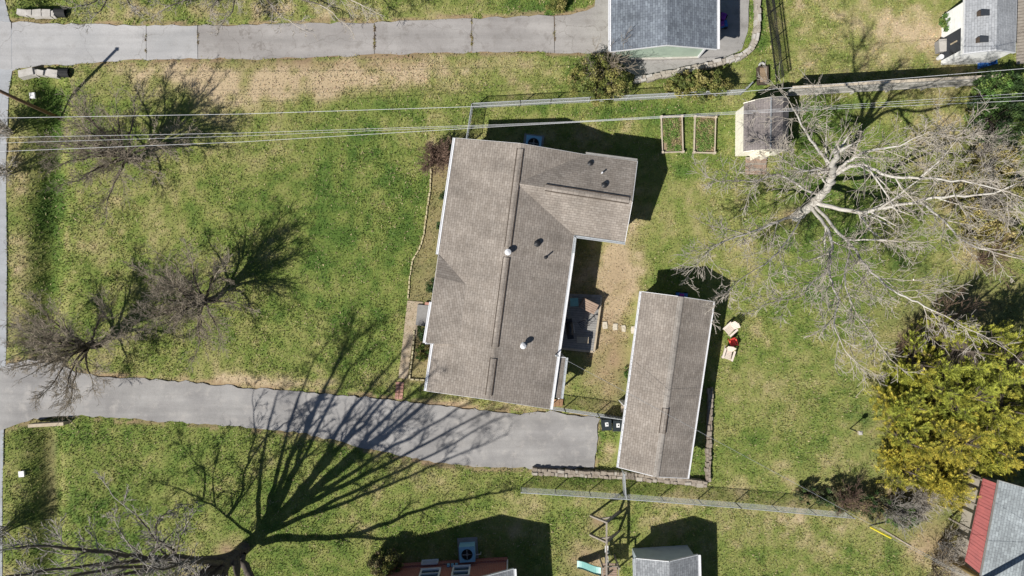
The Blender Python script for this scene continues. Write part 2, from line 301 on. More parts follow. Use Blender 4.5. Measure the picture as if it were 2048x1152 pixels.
def ragged(poly, step=.5, amp=.06, seed=1):
    r = random.Random(seed); out = []
    for i in range(len(poly)):
        a = Vector(poly[i]); b = Vector(poly[(i + 1) % len(poly)]); n = max(1, int((b - a).length / step))
        for k in range(n):
            p = a.lerp(b, k / n); out.append((p.x + r.uniform(-amp, amp), p.y + r.uniform(-amp, amp)))
    return out
road = MB().prism(ROAD, -.3, .02).build('road', 'road_asphalt'); tag(road, 'grey asphalt road running along the ditch', 'road', kind='structure')
d2 = MB().prism(ragged(DRIVE2, .35, .085, 3), -.15, .035).build('driveway', 'drive_asphalt'); tag(d2, 'smooth grey driveway sweeping up to the brown roofed house', 'driveway', kind='structure')
d1 = MB().prism(DRIVE1, -.25, -.02).build('driveway', 'soil'); tag(d1, 'long straight driveway of cracked grey slabs leading to the blue grey roof', 'driveway', kind='structure')
joints = [-18, 24, 293, 396, 749, 944, 1109, 1221]
for a, b in zip(joints[:-1], joints[1:]):
    g = .45; xs = np.linspace(a + g, b - g, max(5, int((b - a) / 14))); k = rnd.uniform(-3, 3)
    poly = [G(x + (k if x == xs[-1] else 0), interp(TOPE, x) + rnd.uniform(-2.4, 2.4)) for x in xs] + [G(x, interp(BOTE, x) + rnd.uniform(-2.4, 2.4)) for x in xs[::-1]]
    MB().prism(poly, -.12, .03 + rnd.uniform(-.006, .008)).build('slab', 'drive_pale' if b <= 396 else 'drive_concrete', d1)
yd = MB().prism(ragged(YARD, .6, .05, 5), -.2, .022).build('pavement', 'yard_concrete'); tag(yd, 'stained concrete apron around the blue grey roofed building', 'pavement', kind='structure')

# grass: single leaning blades, coloured like the ground under them
NB = 420000
bx = nr.uniform(-35, 35, NB); by = nr.uniform(-21, 21, NB)
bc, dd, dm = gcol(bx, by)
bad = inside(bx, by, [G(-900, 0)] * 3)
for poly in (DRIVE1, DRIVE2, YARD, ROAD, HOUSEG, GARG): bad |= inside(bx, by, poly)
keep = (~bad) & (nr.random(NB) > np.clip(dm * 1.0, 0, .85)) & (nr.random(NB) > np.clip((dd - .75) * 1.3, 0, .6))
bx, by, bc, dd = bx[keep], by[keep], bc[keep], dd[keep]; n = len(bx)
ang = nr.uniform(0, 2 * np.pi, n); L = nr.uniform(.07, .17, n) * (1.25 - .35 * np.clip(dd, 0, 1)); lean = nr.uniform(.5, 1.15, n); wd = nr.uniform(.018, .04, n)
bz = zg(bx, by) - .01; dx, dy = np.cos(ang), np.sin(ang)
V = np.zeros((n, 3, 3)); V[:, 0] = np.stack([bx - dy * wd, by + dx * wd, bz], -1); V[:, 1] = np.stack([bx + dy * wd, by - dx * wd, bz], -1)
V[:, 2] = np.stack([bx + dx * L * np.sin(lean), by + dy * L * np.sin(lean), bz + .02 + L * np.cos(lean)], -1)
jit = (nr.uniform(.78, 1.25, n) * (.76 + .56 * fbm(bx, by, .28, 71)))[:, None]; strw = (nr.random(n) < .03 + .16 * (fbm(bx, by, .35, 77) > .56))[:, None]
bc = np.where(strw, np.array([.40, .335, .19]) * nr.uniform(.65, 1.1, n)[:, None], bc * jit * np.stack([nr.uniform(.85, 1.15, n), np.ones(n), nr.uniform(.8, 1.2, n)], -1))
gr = npmesh('grass', V.reshape(-1, 3), np.arange(n * 3).reshape(-1, 3), 'blade', None, np.repeat(bc, 3, 0)); tag(gr, 'short patchy lawn grass with dry straw blades', 'grass', kind='stuff')

# ------------------------------------------------------------------ buildings
def inset(poly, d):
    n = len(poly); A = sum(poly[i][0] * poly[(i + 1) % n][1] - poly[(i + 1) % n][0] * poly[i][1] for i in range(n)); sg = 1 if A > 0 else -1; out = []
    for i in range(n):
        p0, p1, p2 = (Vector(poly[(i + k) % n][:2]) for k in (-1, 0, 1)); a = (p1 - p0).normalized(); b = (p2 - p1).normalized()
        na = Vector((-a.y, a.x)) * sg; nb = Vector((-b.y, b.x)) * sg; k = (na + nb); l = k.length_squared
        q = p1 + k * (2 * d / l) if l > .05 else p1 + na * d; out.append((q.x, q.y))
    return out
def strip(mb, a, b, depth, th=.03, mi=0):
    """fascia board hanging under a roof edge"""
    a = Vector(a); b = Vector(b); dz = Vector((0, 0, depth / 2 + .004)); mb.bar(a - dz, b - dz, th, depth, mi)
def roofpart(parent, faces, outline, m, fascia='white_paint', depth=.16, name='roof'):
    mb = MB()
    for f in faces:
        pts = [Vector(p) for p in f]; nn = (pts[1] - pts[0]).cross(pts[2] - pts[0])
        if nn.z < 0: pts = pts[::-1]
        mb.face(pts); mb.face([p - Vector((0, 0, .07)) for p in pts[::-1]])
    ro = mb.build(name, m, parent)
    for i in range(len(outline)): 
        q = MB(); strip(q, outline[i], outline[(i + 1) % len(outline)], depth); q.build('fascia', fascia, ro)
    return ro
def gutter(parent, a, b, out, m='white_paint', brackets=0, k=1.0):
    a = Vector(a); b = Vector(b); o = Vector((out[0], out[1], 0)).normalized() * .07 * k; mb = MB(); z = Vector((0, 0, -.03))
    mb.bar(a + o + z + Vector((0, 0, .035)), b + o + z + Vector((0, 0, .035)), .12 * k, .012)
    mb.bar(a + o * 1.9 + z, b + o * 1.9 + z, .05 * k, .13); mb.bar(a + o * .25 + z, b + o * .25 + z, .02, .13)
    g = mb.build('gutter', m, parent)
    for k in range(brackets):
        p = a.lerp(b, (k + .5) / brackets); MB().bar(p + o * .2 + Vector((0, 0, .02)), p + o * 2 + Vector((0, 0, .02)), .03, .02).build('bracket', 'galv', g)
    return g
def ridge_vent(parent, a, b, side, m, wd=.15, ht=.06, drop=.04):
    a = Vector(a); b = Vector(b); d = (b - a).normalized(); u = d.cross(Vector((0, 0, 1))).normalized(); mb = MB(); t = Vector((0, 0, ht)); lo = Vector((0, 0, ht - drop))
    for s_ in (1, -1):
        q = [a + t, b + t, b + u * wd * s_ + lo, a + u * wd * s_ + lo]; mb.face(q if s_ < 0 else q[::-1])
        q2 = [p - Vector((0, 0, .05)) for p in q]; mb.face(q2[::-1] if s_ < 0 else q2); mb.face([q[2], q[3], q2[3], q2[2]])
    for e in (a, b): mb.face([e + t, e + u * wd + lo, e + u * wd - Vector((0, 0, drop)), e - u * wd - Vector((0, 0, drop)), e - u * wd + lo])
    rv = mb.build('ridge_vent', m, parent); fl = MB()
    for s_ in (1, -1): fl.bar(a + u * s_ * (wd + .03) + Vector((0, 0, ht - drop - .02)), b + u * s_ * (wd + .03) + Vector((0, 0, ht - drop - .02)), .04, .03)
    if ht > .05: fl.build('edge_strip', 'wood_dark', rv)  # dark outline along both cap edges, added as thin strips
def pipe(parent, p, h, r, m, hood=False):
    mb = MB(); p = Vector(p); mb.tube([p - Vector((0, 0, .1)), p + Vector((0, 0, h))], r, 8)
    o = mb.build('vent_pipe', m, parent); MB().tube([p - Vector((0, 0, .04)), p + Vector((0, 0, .03)), p + Vector((0, 0, .06))], [r * 2.4, r * 2.2, r * 1.1], 8).build('flashing', 'galv' if m != 'black_metal' else 'black_metal', o)
    if hood: MB().tube([p + Vector((0, 0, h - .05)), p + Vector((0, 0, h + .04)), p + Vector((0, 0, h + .12))], [r * 1.9, r * 1.9, r * .4], 10).build('hood', m, o)
def window(parent, c, u, wd, ht, nrm, frame='white_paint'):
    c = Vector(c); u = Vector(u).normalized(); nrm = Vector(nrm).normalized(); z = Vector((0, 0, 1)); f = MB(); a = c - u * wd / 2; b = c + u * wd / 2
    for q, r_ in ((a, a + z * ht), (b, b + z * ht)): f.bar(q + nrm * .05, r_ + nrm * .05, .08, .1)
    for q in (0, ht / 2, ht): f.bar(a + z * q + nrm * .05, b + z * q + nrm * .05, .1, .07)
    wo = MB().bar(c + nrm * .015, c + z * ht + nrm * .015, wd, .03)
    wo = MB().face([a + nrm * .02, b + nrm * .02, b + z * ht + nrm * .02, a + z * ht + nrm * .02]).build('window', 'glass', parent); f.build('frame', frame, wo)
    MB().bar(a - z * .06 + nrm * .07 - u * .05, b - z * .06 + nrm * .07 + u * .05, .14, .05).build('sill', frame, wo)
def gable_house(name, label, cat, corners, he, hr, m, wall, over=.3, fascia='white_paint', end_walls=True):
    """corners: pixels of the eave corners a,b (one gable end) and c,d (the other); a-d and b-c are the eaves"""
    a, b, c, d = (P(x, y, he) for x, y in corners); r1 = (a + b) / 2; r2 = (c + d) / 2; r1.z = r2.z = hr
    ctr = (a + b + c + d) / 4; t = thing(name, label, cat, (ctr.x, ctr.y, 0))
    roof = roofpart(t, [(a, r1, r2, d), (r1, b, c, r2)], [a, r1, b, c, r2, d], m, fascia)
    q = [Vector((*p, 0)) for p in inset([tuple(v)[:2] for v in (a, b, c, d)], over)]
    MB().prism([tuple(v)[:2] for v in q], -.1, he - .02).build('wall', wall, t)
    k = 1 - over / max(.1, (b - a).length / 2); zt = he + (hr - he) * k * .0 + (hr - he) - .09
    for e0, e1 in ((q[0], q[1]), (q[2], q[3])):
        mid = (e0 + e1) / 2; sgn = (mid - Vector((ctr.x, ctr.y, 0))).normalized() * -.02; slope = (hr - he) / ((b - a).length / 2)
        lo = he + slope * over - .08
        MB().face([(e0.x, e0.y, he - .03), (e1.x, e1.y, he - .03), (e1.x, e1.y, lo), (mid.x, mid.y, hr - .09), (e0.x, e0.y, lo)]).build('gable', wall, t)
    return t, roof, (a, b, c, d, r1, r2), q

# --- main house: long gabled roof with a rear wing
he, hr = 2.7, 3.75
A, B, C, D, E, F_, G_ = (P(x, y, he) for x, y in HOUSE)
R1 = P(1042, 287, hr); R2 = P(976, 799, hr); W0 = P(1032, 366, hr); W1 = P(1265, 402, hr)
house = thing('house', 'brown shingled house with a rear wing and a white gutter along its front', 'house', P(1010, 560))
# a flatter, raised roof strip over the entry that meets the main slope in a small triangle
e1 = P(877, 509, he); e2 = P(866, 686, he); n1 = P(872, 554, he + .46); n2 = P(851, 686, he + .36); pn = (R1 - A).cross(R2 - A); pn = pn if pn.z > 0 else -pn
def main_z(p): return A.z - (pn.x * (p.x - A.x) + pn.y * (p.y - A.y)) / pn.z
n3 = P(938, 570, 3.25); n4 = P(925, 690, 3.25); n3.z = main_z(n3) - .045; n4.z = main_z(n4) - .045
G_ = P(853, 782, 2.83); e2 = P(867, 686, 2.83); n0 = P(851, 686, he)
roof = roofpart(house, [(A, n0, e2, G_, R2, R1), (R1, B, W0), (W0, E, F_, R2), (W0, W1, C, B), (W0, E, D, W1)], [A, R1, B, C, W1, D, E, F_, R2, G_, e2, n0], 'shingle_brown', 'white_paint')
mb = MB(); up = Vector((0, 0, .03))
for f in ([e1 + up, n1 + up, n3 + up], [n1 + up, n2 + up, n4 + up, n3 + up], [n2 + up, e2, n4 + up]): mb.face(f)
for p, q in ((e1, n1), (n1, n2), (n2, e2)): mb.face([p + up, q + up, q - Vector((0, 0, .12)), p - Vector((0, 0, .12))])
pr = mb.build('entry_roof', 'shingle_brown', house)
for p, q in ((A, e1), (n1.lerp(n2, .38), n2), (e2, G_)): gutter(roof, p, q, (-1, .12), 'white_paint')
MB().bar(n2, e2, .12, .14).build('fascia', 'white_paint', pr)
gutter(roof, P(1144, 506, he), F_, (1, -.13), 'white_paint'); gutter(roof, E, P(1144, 506, he), (1, -.13), 'galv', 4); gutter(roof, E, D, (.1, -1), 'galv', 8); gutter(roof, P(1172, 309.5, he), C, (-.1, 1), 'wood_grey')
hw = inset([tuple(p)[:2] for p in (A, B, C, D, E, F_, G_)], .38)
MB().prism(hw, -.1, he - .03).build('wall', 'siding_tan', house)
for (i, j, rr) in ((6, 5, R2), (0, 1, R1), (2, 3, W1)):
    a = Vector((*hw[i], he - .03)); b = Vector((*hw[j], he - .03)); mid = (a + b) / 2; MB().face([a, b, (mid.x, mid.y, hr - .17)]).build('gable', 'siding_tan', house)
def on_ridge(t): return R1.lerp(R2, t)
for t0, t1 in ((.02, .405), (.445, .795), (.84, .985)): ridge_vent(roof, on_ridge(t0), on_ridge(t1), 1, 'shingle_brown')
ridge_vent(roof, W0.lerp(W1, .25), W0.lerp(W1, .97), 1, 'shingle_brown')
for x, y, z, h, r, m, hd in ((1016, 505, 3.6, .42, .1, 'white_paint', True), (1046, 691, 3.3, .42, .09, 'white_paint', True), (1203, 347, 3.05, .35, .05, 'white_paint', False), (1180, 328, 2.8, .14, .09, 'black_metal', True), (1208, 371, 3.4, .14, .09, 'black_metal', True), (1074, 487, 3.3, .14, .09, 'black_metal', True), (1091, 515, 3.15, .42, .045, 'black_metal', False)):
    pipe(roof, P(x, y, z), h, r, m, hd)
mast = MB(); mp = P(1111, 712, 2.75); mast.tube([mp - Vector((0, 0, 1)), mp + Vector((-.02, .12, .95))], .035, 8); mo = mast.build('service_mast', 'galv', house)
MB().tube([mp + Vector((-.02, .12, .95)), mp + Vector((.02, .14, 1.08)), mp + Vector((.1, .1, 1.02))], [.05, .07, .05], 8).build('weather_head', 'galv', mo)
# side porch roof strip beside the rear wall
q = [P(1111, 713, 2.64), P(1131, 715, 2.52), P(1121, 797, 2.52), P(1101, 794, 2.64)]
lean = MB().face([q[0], q[3], q[2], q[1]]).face([p - Vector((0, 0, .08)) for p in q]).build('porch_roof', 'shingle_brown', house); gutter(lean, q[1], q[2], (1, -.1), 'galv', 6); MB().bar(q[0] - Vector((0, 0, .06)), q[1] - Vector((0, 0, .06)), .04, .14).build('fascia', 'white_paint', lean)
for p in (q[1], q[2]): MB().bar(Vector((p.x - .1, p.y, 0)), Vector((p.x - .1, p.y, 2.44)), .09, .09).build('post', 'white_paint', house)
# windows and doors of the house, seen from a step aside
ws = Vector(hw[0]); we = Vector(hw[6]); dv = (we - ws).normalized()
for k in (.12, .3, .85): window(house, (*(ws.lerp(we, k)), .95), (dv.x, dv.y, 0), 1.3, 1.2, (-1, .13, 0))
MB().bar((*(ws.lerp(we, .66)), .12), (*(ws.lerp(we, .66)), 2.15), .06, .95).build('door', 'wood_brown', house)

# --- long detached garage
gt, gr_, gp, gq = gable_house('garage', 'long brown shingled detached garage behind the house', 'garage', [(1283, 583), (1427, 603), (1375, 957), (1237, 935)], 2.1, 2.95, 'shingle_brown', 'siding_white', .3)
gutter(gr_, gp[0], gp[3], (-1, .12), 'white_paint', 26, .75); gutter(gr_, gp[1], gp[2], (1, -.12), 'white_paint', 0, .55)
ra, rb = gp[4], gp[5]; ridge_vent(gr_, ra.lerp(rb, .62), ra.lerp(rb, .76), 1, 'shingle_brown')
ridge_vent(gr_, ra, rb, 1, 'shingle_pale', .17, .02, .04)
for k in range(3):
    c = gq[0].lerp(gq[3], .2 + .3 * k); dv = gq[3] - gq[0]; window(gt, (c.x, c.y, .95), dv, .9, .8, (-1, .15, 0))
c = gq[0].lerp(gq[3], .655); MB().bar((c.x, c.y, .02), (c.x, c.y, 1.95), .06, .9).build('door', 'white_paint', gt)

# --- neighbour's building with the blue grey roof
nt_, nr_, np_, nq = gable_house('outbuilding', 'green sided building with blue grey shingle roof beside the concrete apron', 'building', [(1222, 103), (1434, 98), (1434, -190), (1222, -185)], 2.7, 3.6, 'shingle_blue', 'siding_green', .42)
gutter(nr_, np_[0], np_[3], (-1, 0)); gutter(nr_, np_[1], np_[2], (1, 0))
a, b = nq[0], nq[1]
MB().bar((a.x - .03, a.y - .02, 0), (a.x - .03, a.y - .02, 2.6), .12, .1).build('corner_board', 'white_paint', nt_); MB().bar((b.x, b.y - .03, 0), (b.x, b.y - .03, 2.6), .12, .1).build('corner_board', 'white_paint', nt_)
MB().bar((a.x, a.y - .06, .12), (b.x, b.y - .06, .12), .1, .24).build('foundation', 'concrete_pale', nt_)

# --- cream barn shed with two pitched roof slopes each side
def barn_shed():
    he_, hk, hr2 = 1.85, 2.35, 2.6
    a, b, c, d = P(1487, 304, he_), P(1576, 302, he_), P(1578, 196, he_), P(1488, 206, he_)
    t = thing('garden_shed', 'cream barn shaped shed with grey roof and a wooden ramp', 'shed', ((a.x + c.x) / 2, (a.y + c.y) / 2, 0))
    def sec(p, q): 
        l, r = Vector(p), Vector(q); k1 = l.lerp(r, .2); k2 = l.lerp(r, .8); m = l.lerp(r, .5); k1.z = k2.z = hk; m.z = hr2; return [l, k1, m, k2, r]
    s0, s1 = sec(a, b), sec(d, c); mb = MB()
    for i in range(4): mb.face([s0[i], s0[i + 1], s1[i + 1], s1[i]]); mb.face([p - Vector((0, 0, .05)) for p in (s1[i], s1[i + 1], s0[i + 1], s0[i])])
    ro = mb.build('roof', 'shingle_purple', t)
    for s_ in (s0, s1):
        for i in range(4): MB().bar(s_[i] - Vector((0, 0, .07)), s_[i + 1] - Vector((0, 0, .07)), .05, .11).build('fascia', 'cream', ro)
    MB().tube([s0[2] + Vector((0, 0, .01)), s1[2] + Vector((0, 0, .01))], .05, 6).build('ridge_cap', 'shingle_grey', ro)
    w4 = inset([tuple(p)[:2] for p in (a, b, c, d)], .09); MB().prism(w4, 0, he_ - .03).build('wall', 'siding_cream', t)
    for i, s_ in ((0, s0), (1, s1)):
        e = Vector(w4[0 if i == 0 else 3]).to_3d(); g = Vector(w4[1 if i == 0 else 2]).to_3d(); MB().face([(e.lerp(g, f).x, e.lerp(g, f).y, z - .06) for f, z in ((0, he_), (1, he_), (.8, hk), (.5, hr2), (.2, hk))]).build('gable', 'siding_cream', t)
    e = Vector(w4[0]).to_3d(); g = Vector(w4[1]).to_3d()
    for k in (.36, .6): c0 = e.lerp(g, k) + Vector((0, -.03, 0)); MB().bar(c0 + Vector((0, 0, .1)), c0 + Vector((0, 0, 1.7)), .6, .04).build('door', 'cream', t)
barn_shed()
rp = thing('ramp', 'weathered plank ramp in front of the cream barn shed', 'ramp', P(1510, 332))
for k in range(9):
    y = 316 + k * 3.9; z = .24 - .024 * k; a = P(1491 - k * .1, y, z); b = P(1533 - k * .1, y, z); MB().bar(a, b, .112, .035).build('plank', 'wood_brown' if k % 3 else 'wood_weathered', rp)
for x in (1496, 1528): MB().bar(P(x, 316, .17), P(x - .5, 349, .03), .07, .1).build('bearer', 'wood_brown', rp)

# --- white shed with grey roof, top right
wt, wr, wp, wq = gable_house('shed', 'white walled shed with pale grey roof and dark side bay', 'shed', [(1928, 107), (2031, 105), (2034, -6), (1930, -2)], 2.3, 2.85, 'shingle_light', 'siding_white', .07)
for x, y in ((1963, 27), (1961, 80)):
    p = P(x, y, 2.62); MB().box(p, (.42, .28, .24), 0).build('roof_vent', 'wood_dark', wr); MB().box(p + Vector((.12, 0, .14)), (.5, .34, .05)).build('vent_cap', 'slate_dark', wr)
pa, pb = wq[0], wq[3]; q0 = pa.lerp(pb, .08); q1 = pa.lerp(pb, .52)
MB().face([(q0.x - .02, q0.y, .05), (q1.x - .02, q1.y, .05), (q1.x - .02, q1.y, 1.9), (q0.x - .02, q0.y, 1.9)]).build('bay_door', 'slate_dark', wt)
MB().bar((q0.x - .04, (q0.y + q1.y) / 2, 1.0), (q0.x - .04, (q0.y + q1.y) / 2, 1.6), .08, .04).build('handle', 'wood_tan', wt)
MB().face([P(1890, 135, 1.3), P(2012, 132, .3), P(2016, 118, 1.7), P(1925, 112, 1.9)]) if False else None
dk = thing('walkway', 'narrow grey plank walkway beside the white shed', 'walkway', P(2040, 70))
for k in range(22): MB().bar(P(2033, -4 + k * 6.2, .25), P(2062, -8 + k * 6.2, .25), .17, .04).build('plank', 'wood_weathered', dk)
tb = thing('storage_box', 'pale grey storage box against the white shed', 'box', P(1882, 96))
MB().box(P(1882, 96) + Vector((0, 0, .25)), (.8, .7, .5), .08).build('body', 'concrete_grey', tb); MB().box(P(1882, 96) + Vector((0, 0, .53)), (.86, .76, .06), .08).build('lid', 'concrete_pale', tb)
for x, y, l in ((1876, 117, 'white bucket by the storage box, away from the shed wall'), (1888, 116, 'white bucket by the storage box, closest to the white shed wall')):
    bk = thing('bucket', l, 'bucket', P(x, y)); MB().tube([P(x, y), P(x, y) + Vector((0, 0, .35))], [.13, .16], 10, cap=True).build('body', 'white_paint', bk); MB().tube([P(x, y) + Vector((0, 0, .33)), P(x, y) + Vector((0, 0, .36))], .17, 10, cap=False).build('rim', 'white_paint', bk)
tp = thing('tarp', 'crumpled blue tarpaulin on the ground below the white shed', 'tarp', P(1972, 131)); mb = MB()
for i in range(9):
    for j in range(3):
        def tz(i, j): r = random.Random(i * 7 + j); return P(1955 + i * 4.4, 138 - i * 1.2 - j * 4, .12 + r.uniform(0, .25))
        mb.face([tz(i, j), tz(i + 1, j), tz(i + 1, j + 1), tz(i, j + 1)])
mb.build('sheet', 'plastic_blue', tp)

# --- building with red tin porch roof, bottom right
rt, rr_, rp_, rq = gable_house('house', 'grey roofed building with a red tin porch roof', 'house', [(1999, 961), (2110, 990), (2060, 1260), (1948, 1232)], 3.0, 3.7, 'shingle_slate', 'siding_tan', .3, 'wood_grey')
ta, tb_, tc, td = P(1967, 957, 2.3), P(1999, 969, 2.75), P(1960, 1147, 2.75), P(1931, 1123, 2.3)
tr = MB().face([ta, tb_, tc, td]).face([p - Vector((0, 0, .06)) for p in (td, tc, tb_, ta)]).build('porch_roof', 'tin_red', rt)
for k in range(26):
    a = ta.lerp(td, k / 26); b = tb_.lerp(tc, k / 26); a2 = ta.lerp(td, (k + .88) / 26); b2 = tb_.lerp(tc, (k + .88) / 26); z = Vector((0, 0, .012 + .012 * (k % 3)))
    MB().face([a + z, b + z, b2 + z, a2 + z]).face([a, a + z, a2 + z, a2]).face([a, b, b + z, a + z]).face([a2 + z, b2 + z, b2, a2]).build('panel', 'tin_red', tr)
for k in range(4): p = ta.lerp(td, (k + .1) / 3.3); MB().bar((p.x + .1, p.y, 0), (p.x + .1, p.y, 2.2), .1, .1).build('post', 'wood_weathered', rt)

# --- brick house, bottom edge
bh = thing('house', 'red brick house with white framed windows and pale roof', 'house', P(900, 1180))
w0, w1 = Vector(P(781, 1131)), Vector(P(1015, 1117)); dirn = (w1 - w0).normalized(); nrm = Vector((-dirn.y, dirn.x, 0)); back = -nrm * 11
bp = [tuple(p)[:2] for p in (w0, w1, w1 + back, w0 + back)]; MB().prism(bp, -.1, 2.7).build('wall', 'brick_wall', bh)
mid = (w0 + w1) / 2; MB().face([(w0.x, w0.y, 2.68), (w1.x, w1.y, 2.68), (mid.x, mid.y, 4.1)]).build('gable', 'brick_wall', bh)
MB().bar(w0 + nrm * .06 + Vector((0, 0, .25)), w1 + nrm * .06 + Vector((0, 0, .25)), .12, .5).build('foundation', 'brick_wall', bh)
ea = w0 - dirn * .35 + nrm * .1 + Vector((0, 0, 2.75)); eb = w1 + dirn * .4 + nrm * .42 + Vector((0, 0, 2.7)); em = mid + nrm * .25 + Vector((0, 0, 4.3)); ec, ed, ek = (p + back * 1.06 for p in (eb, ea, em))
brf = roofpart(bh, [(ea, em, ek, ed), (em, eb, ec, ek)], [ea, em, eb, ec, ek, ed], 'siding_tan' if False else 'shingle_grey'); gutter(brf, eb, ec, tuple(dirn)[:2])
for x, z, ww, hh in ((861, .15, .95, .4), (866, 1.15, 1.15, 1.2), (926, 1.0, 1.0, 1.3)):
    g = P(x, 1124.5, 0); k = (g - w0).dot(dirn); c = w0 + dirn * k; off = nrm * (.13 if z < .5 else .0); window(bh, c + off + Vector((0, 0, z)), dirn, ww, hh, nrm)
MB().tube([w0 + nrm * .06, w0 + nrm * .06 + Vector((0, 0, 2.6))], .045, 8).build('downspout', 'white_paint', bh); MB().tube([w1 + nrm * .05 + Vector((0, 0, .3)), w1 + nrm * .05 + Vector((0, 0, 2.5))], .045, 8).build('downspout', 'white_paint', bh)
for x in (899, 907, 915): g = P(x, 1121, 0); c = w0 + dirn * (g - w0).dot(dirn); MB().box(c + nrm * .1 + Vector((0, 0, .75)), (.16, .14, .22)).build('meter', 'ac_metal', bh)

# --- small blue grey shed, bottom edge
st, sr, sp, sq = gable_house('garden_shed', 'blue grey sided shed with grey shingle roof near the swing set', 'shed', [(1396, 1110), (1271, 1117), (1274, 1230), (1399, 1226)], 2.0, 2.75, 'shingle_grey', 'siding_blue', .14)
gutter(sr, sp[0], sp[3], (1, 0)); gutter(sr, sp[1], sp[2], (-1, 0), 'galv', 5)

# ------------------------------------------------------------------ cooling units
def ac_unit(px, py, rz, label, pad=True):
    t = thing('air_conditioner', label, 'air conditioner', P(px, py), rz)
    if pad: MB().box((0, .08, .05), (1.25, 1.3, .1)).build('pad', 'concrete_grey', t, local=True)
    b = MB(); b.box((0, 0, .5), (.95, .95, .78)); b.build('cabinet', 'ac_metal', t, local=True)
    MB().tube([(0, 0, .892), (0, 0, .90)], .33, 24).build('fan_opening', 'dark_hole', t, local=True)
    f = MB(); f.tube([(0, 0, .9), (0, 0, .93)], .09, 10)
    for k in range(4): a = k * math.pi / 2; f.box((.17 * math.cos(a), .17 * math.sin(a), .915), (.24, .07, .012), a, .3)
    f.build('fan', 'concrete_grey', t, local=True); g = MB()
    for r in (.12, .2, .28, .34): g.tube([(r * math.cos(k * math.pi / 10), r * math.sin(k * math.pi / 10), .95) for k in range(21)], .006, 4, cap=False)
    g.build('guard', 'black_metal', t, local=True); MB().tube([(.48, -.2, .5), (.8, -.2, .45), (.8, -.2, .1)], .03, 6).build('pipe', 'galv', t, local=True)
ac_unit(936, 1098, .06, 'square air conditioner on a pad beside the brick house')
ac_unit(1066, 293, -.12, 'air conditioner in shade behind the brown roofed house', True)

# ------------------------------------------------------------------ walls, kerbs, paths
def stone_wall(name, label, pts, height, width, m, seed, step=.38, cap=True, mixm=None):
    r = random.Random(seed); t = thing(name, label, 'wall', P(*pts[0])); P3 = [P(*p) for p in pts]
    for a, b in zip(P3[:-1], P3[1:]):
        L = (b - a).length; d = (b - a).normalized(); ang = math.atan2(d.y, d.x); x = 0.0
        MB().bar(a + Vector((0, 0, height * .42)), b + Vector((0, 0, height * .42)), width * .8, height * .84).build('core', m, t)
        sd = Vector((-d.y, d.x, 0)); rows = (-.25, .25) if step < .8 else (0,)
        for rw in rows:
            x = r.uniform(-.1, 0) if len(rows) > 1 else 0.0
            while x < L - .06:
                w_ = min(r.uniform(.5, 1.5) * step, L - x); c = a + d * (x + w_ / 2) + sd * width * rw; hh = height * r.uniform(.84, 1.14)
                MB().box(c + Vector((r.uniform(-.03, .03), r.uniform(-.03, .03), hh / 2)), (w_ * .95, width / len(rows) * r.uniform(.85, 1.25), hh), ang + r.uniform(-.14, .14), r.uniform(-.07, .07), r.uniform(-.05, .05), 0, r.uniform(.72, .95)).build('stone', r.choice(mixm or [m]), t); x += w_
    return t
stone_wall('retaining_wall', 'low rough stone wall between the driveway end and the wire fence', [(1066, 941), (1150, 945), (1245, 949), (1330, 957), (1412, 966)], .36, .44, 'stone', 1, .33, mixm=['stone', 'stone', 'stone', 'stone_pale'])
stone_wall('retaining_wall', 'narrow stone wall along the shaded long side of the garage', [(1419, 776), (1417, 850), (1414, 962)], .3, .32, 'stone', 2, .27, mixm=['stone', 'stone', 'stone', 'stone_dark'])
stone_wall('kerb_wall', 'curved low stone kerb around the concrete apron', [(1268, 163), (1330, 151), (1390, 138), (1450, 124), (1478, 116), (1497, 102), (1508, 82), (1513, 55), (1512, 0), (1511, -30)], .3, .38, 'stone_pale', 3, .4, mixm=['stone_pale', 'stone_pale', 'concrete_pale'])
stone_wall('headwall', 'pale culvert headwall near the road on the far side of the slab driveway', [(40, 26), (70, 30), (116, 31)], .35, .42, 'concrete_pale', 4, .9)
stone_wall('headwall', 'pale culvert headwall between the slab driveway and the wooden pole', [(44, 152), (80, 148), (122, 150)], .4, .42, 'concrete_pale', 5, .9)
for x, y, l in ((124, 27, 'dark culvert pipe mouth at the end of the headwall beyond the slab driveway'), (131, 147, 'dark culvert pipe mouth at the end of the headwall by the wooden pole')):
    c = P(x, y); mb = MB(); mb.tube([c + Vector((-.35, 0, .1)), c + Vector((.3, 0, .06))], .27, 14, cap=False); t = tag(mb.build('culvert_pipe', 'rubber'), l, 'culvert'); MB().tube([c + Vector((.2, 0, .065)), c + Vector((.205, 0, .065))], .25, 14).build('opening', 'dark_hole', t)
hb = thing('headwall', 'straight timber headwall with dark shadow beside the smooth driveway', 'headwall', P(105, 846))
for k in range(3): MB().bar(P(68, 848.5) + Vector((0, 0, .06 + k * .2)), P(138, 844.5) + Vector((0, 0, .06 + k * .2)), .2, .19).build('beam', 'wood_tan', hb)
for x, y, l in ((62, 190, 'small white meter cover on the grass near the wooden pole'), (43, 948, 'small white meter cover on the verge near the timber headwall')):
    z = float(zg(*G(x, y))); o = tag(MB().box(P(x, y) + Vector((0, 0, z + .06)), (.34, .36, .12), .1).build('meter_cover', 'label_white'), l, 'cover'); MB().box(P(x, y) + Vector((0, 0, z + .125)), (.1, .05, .012), .1).build('latch', 'galv', o)

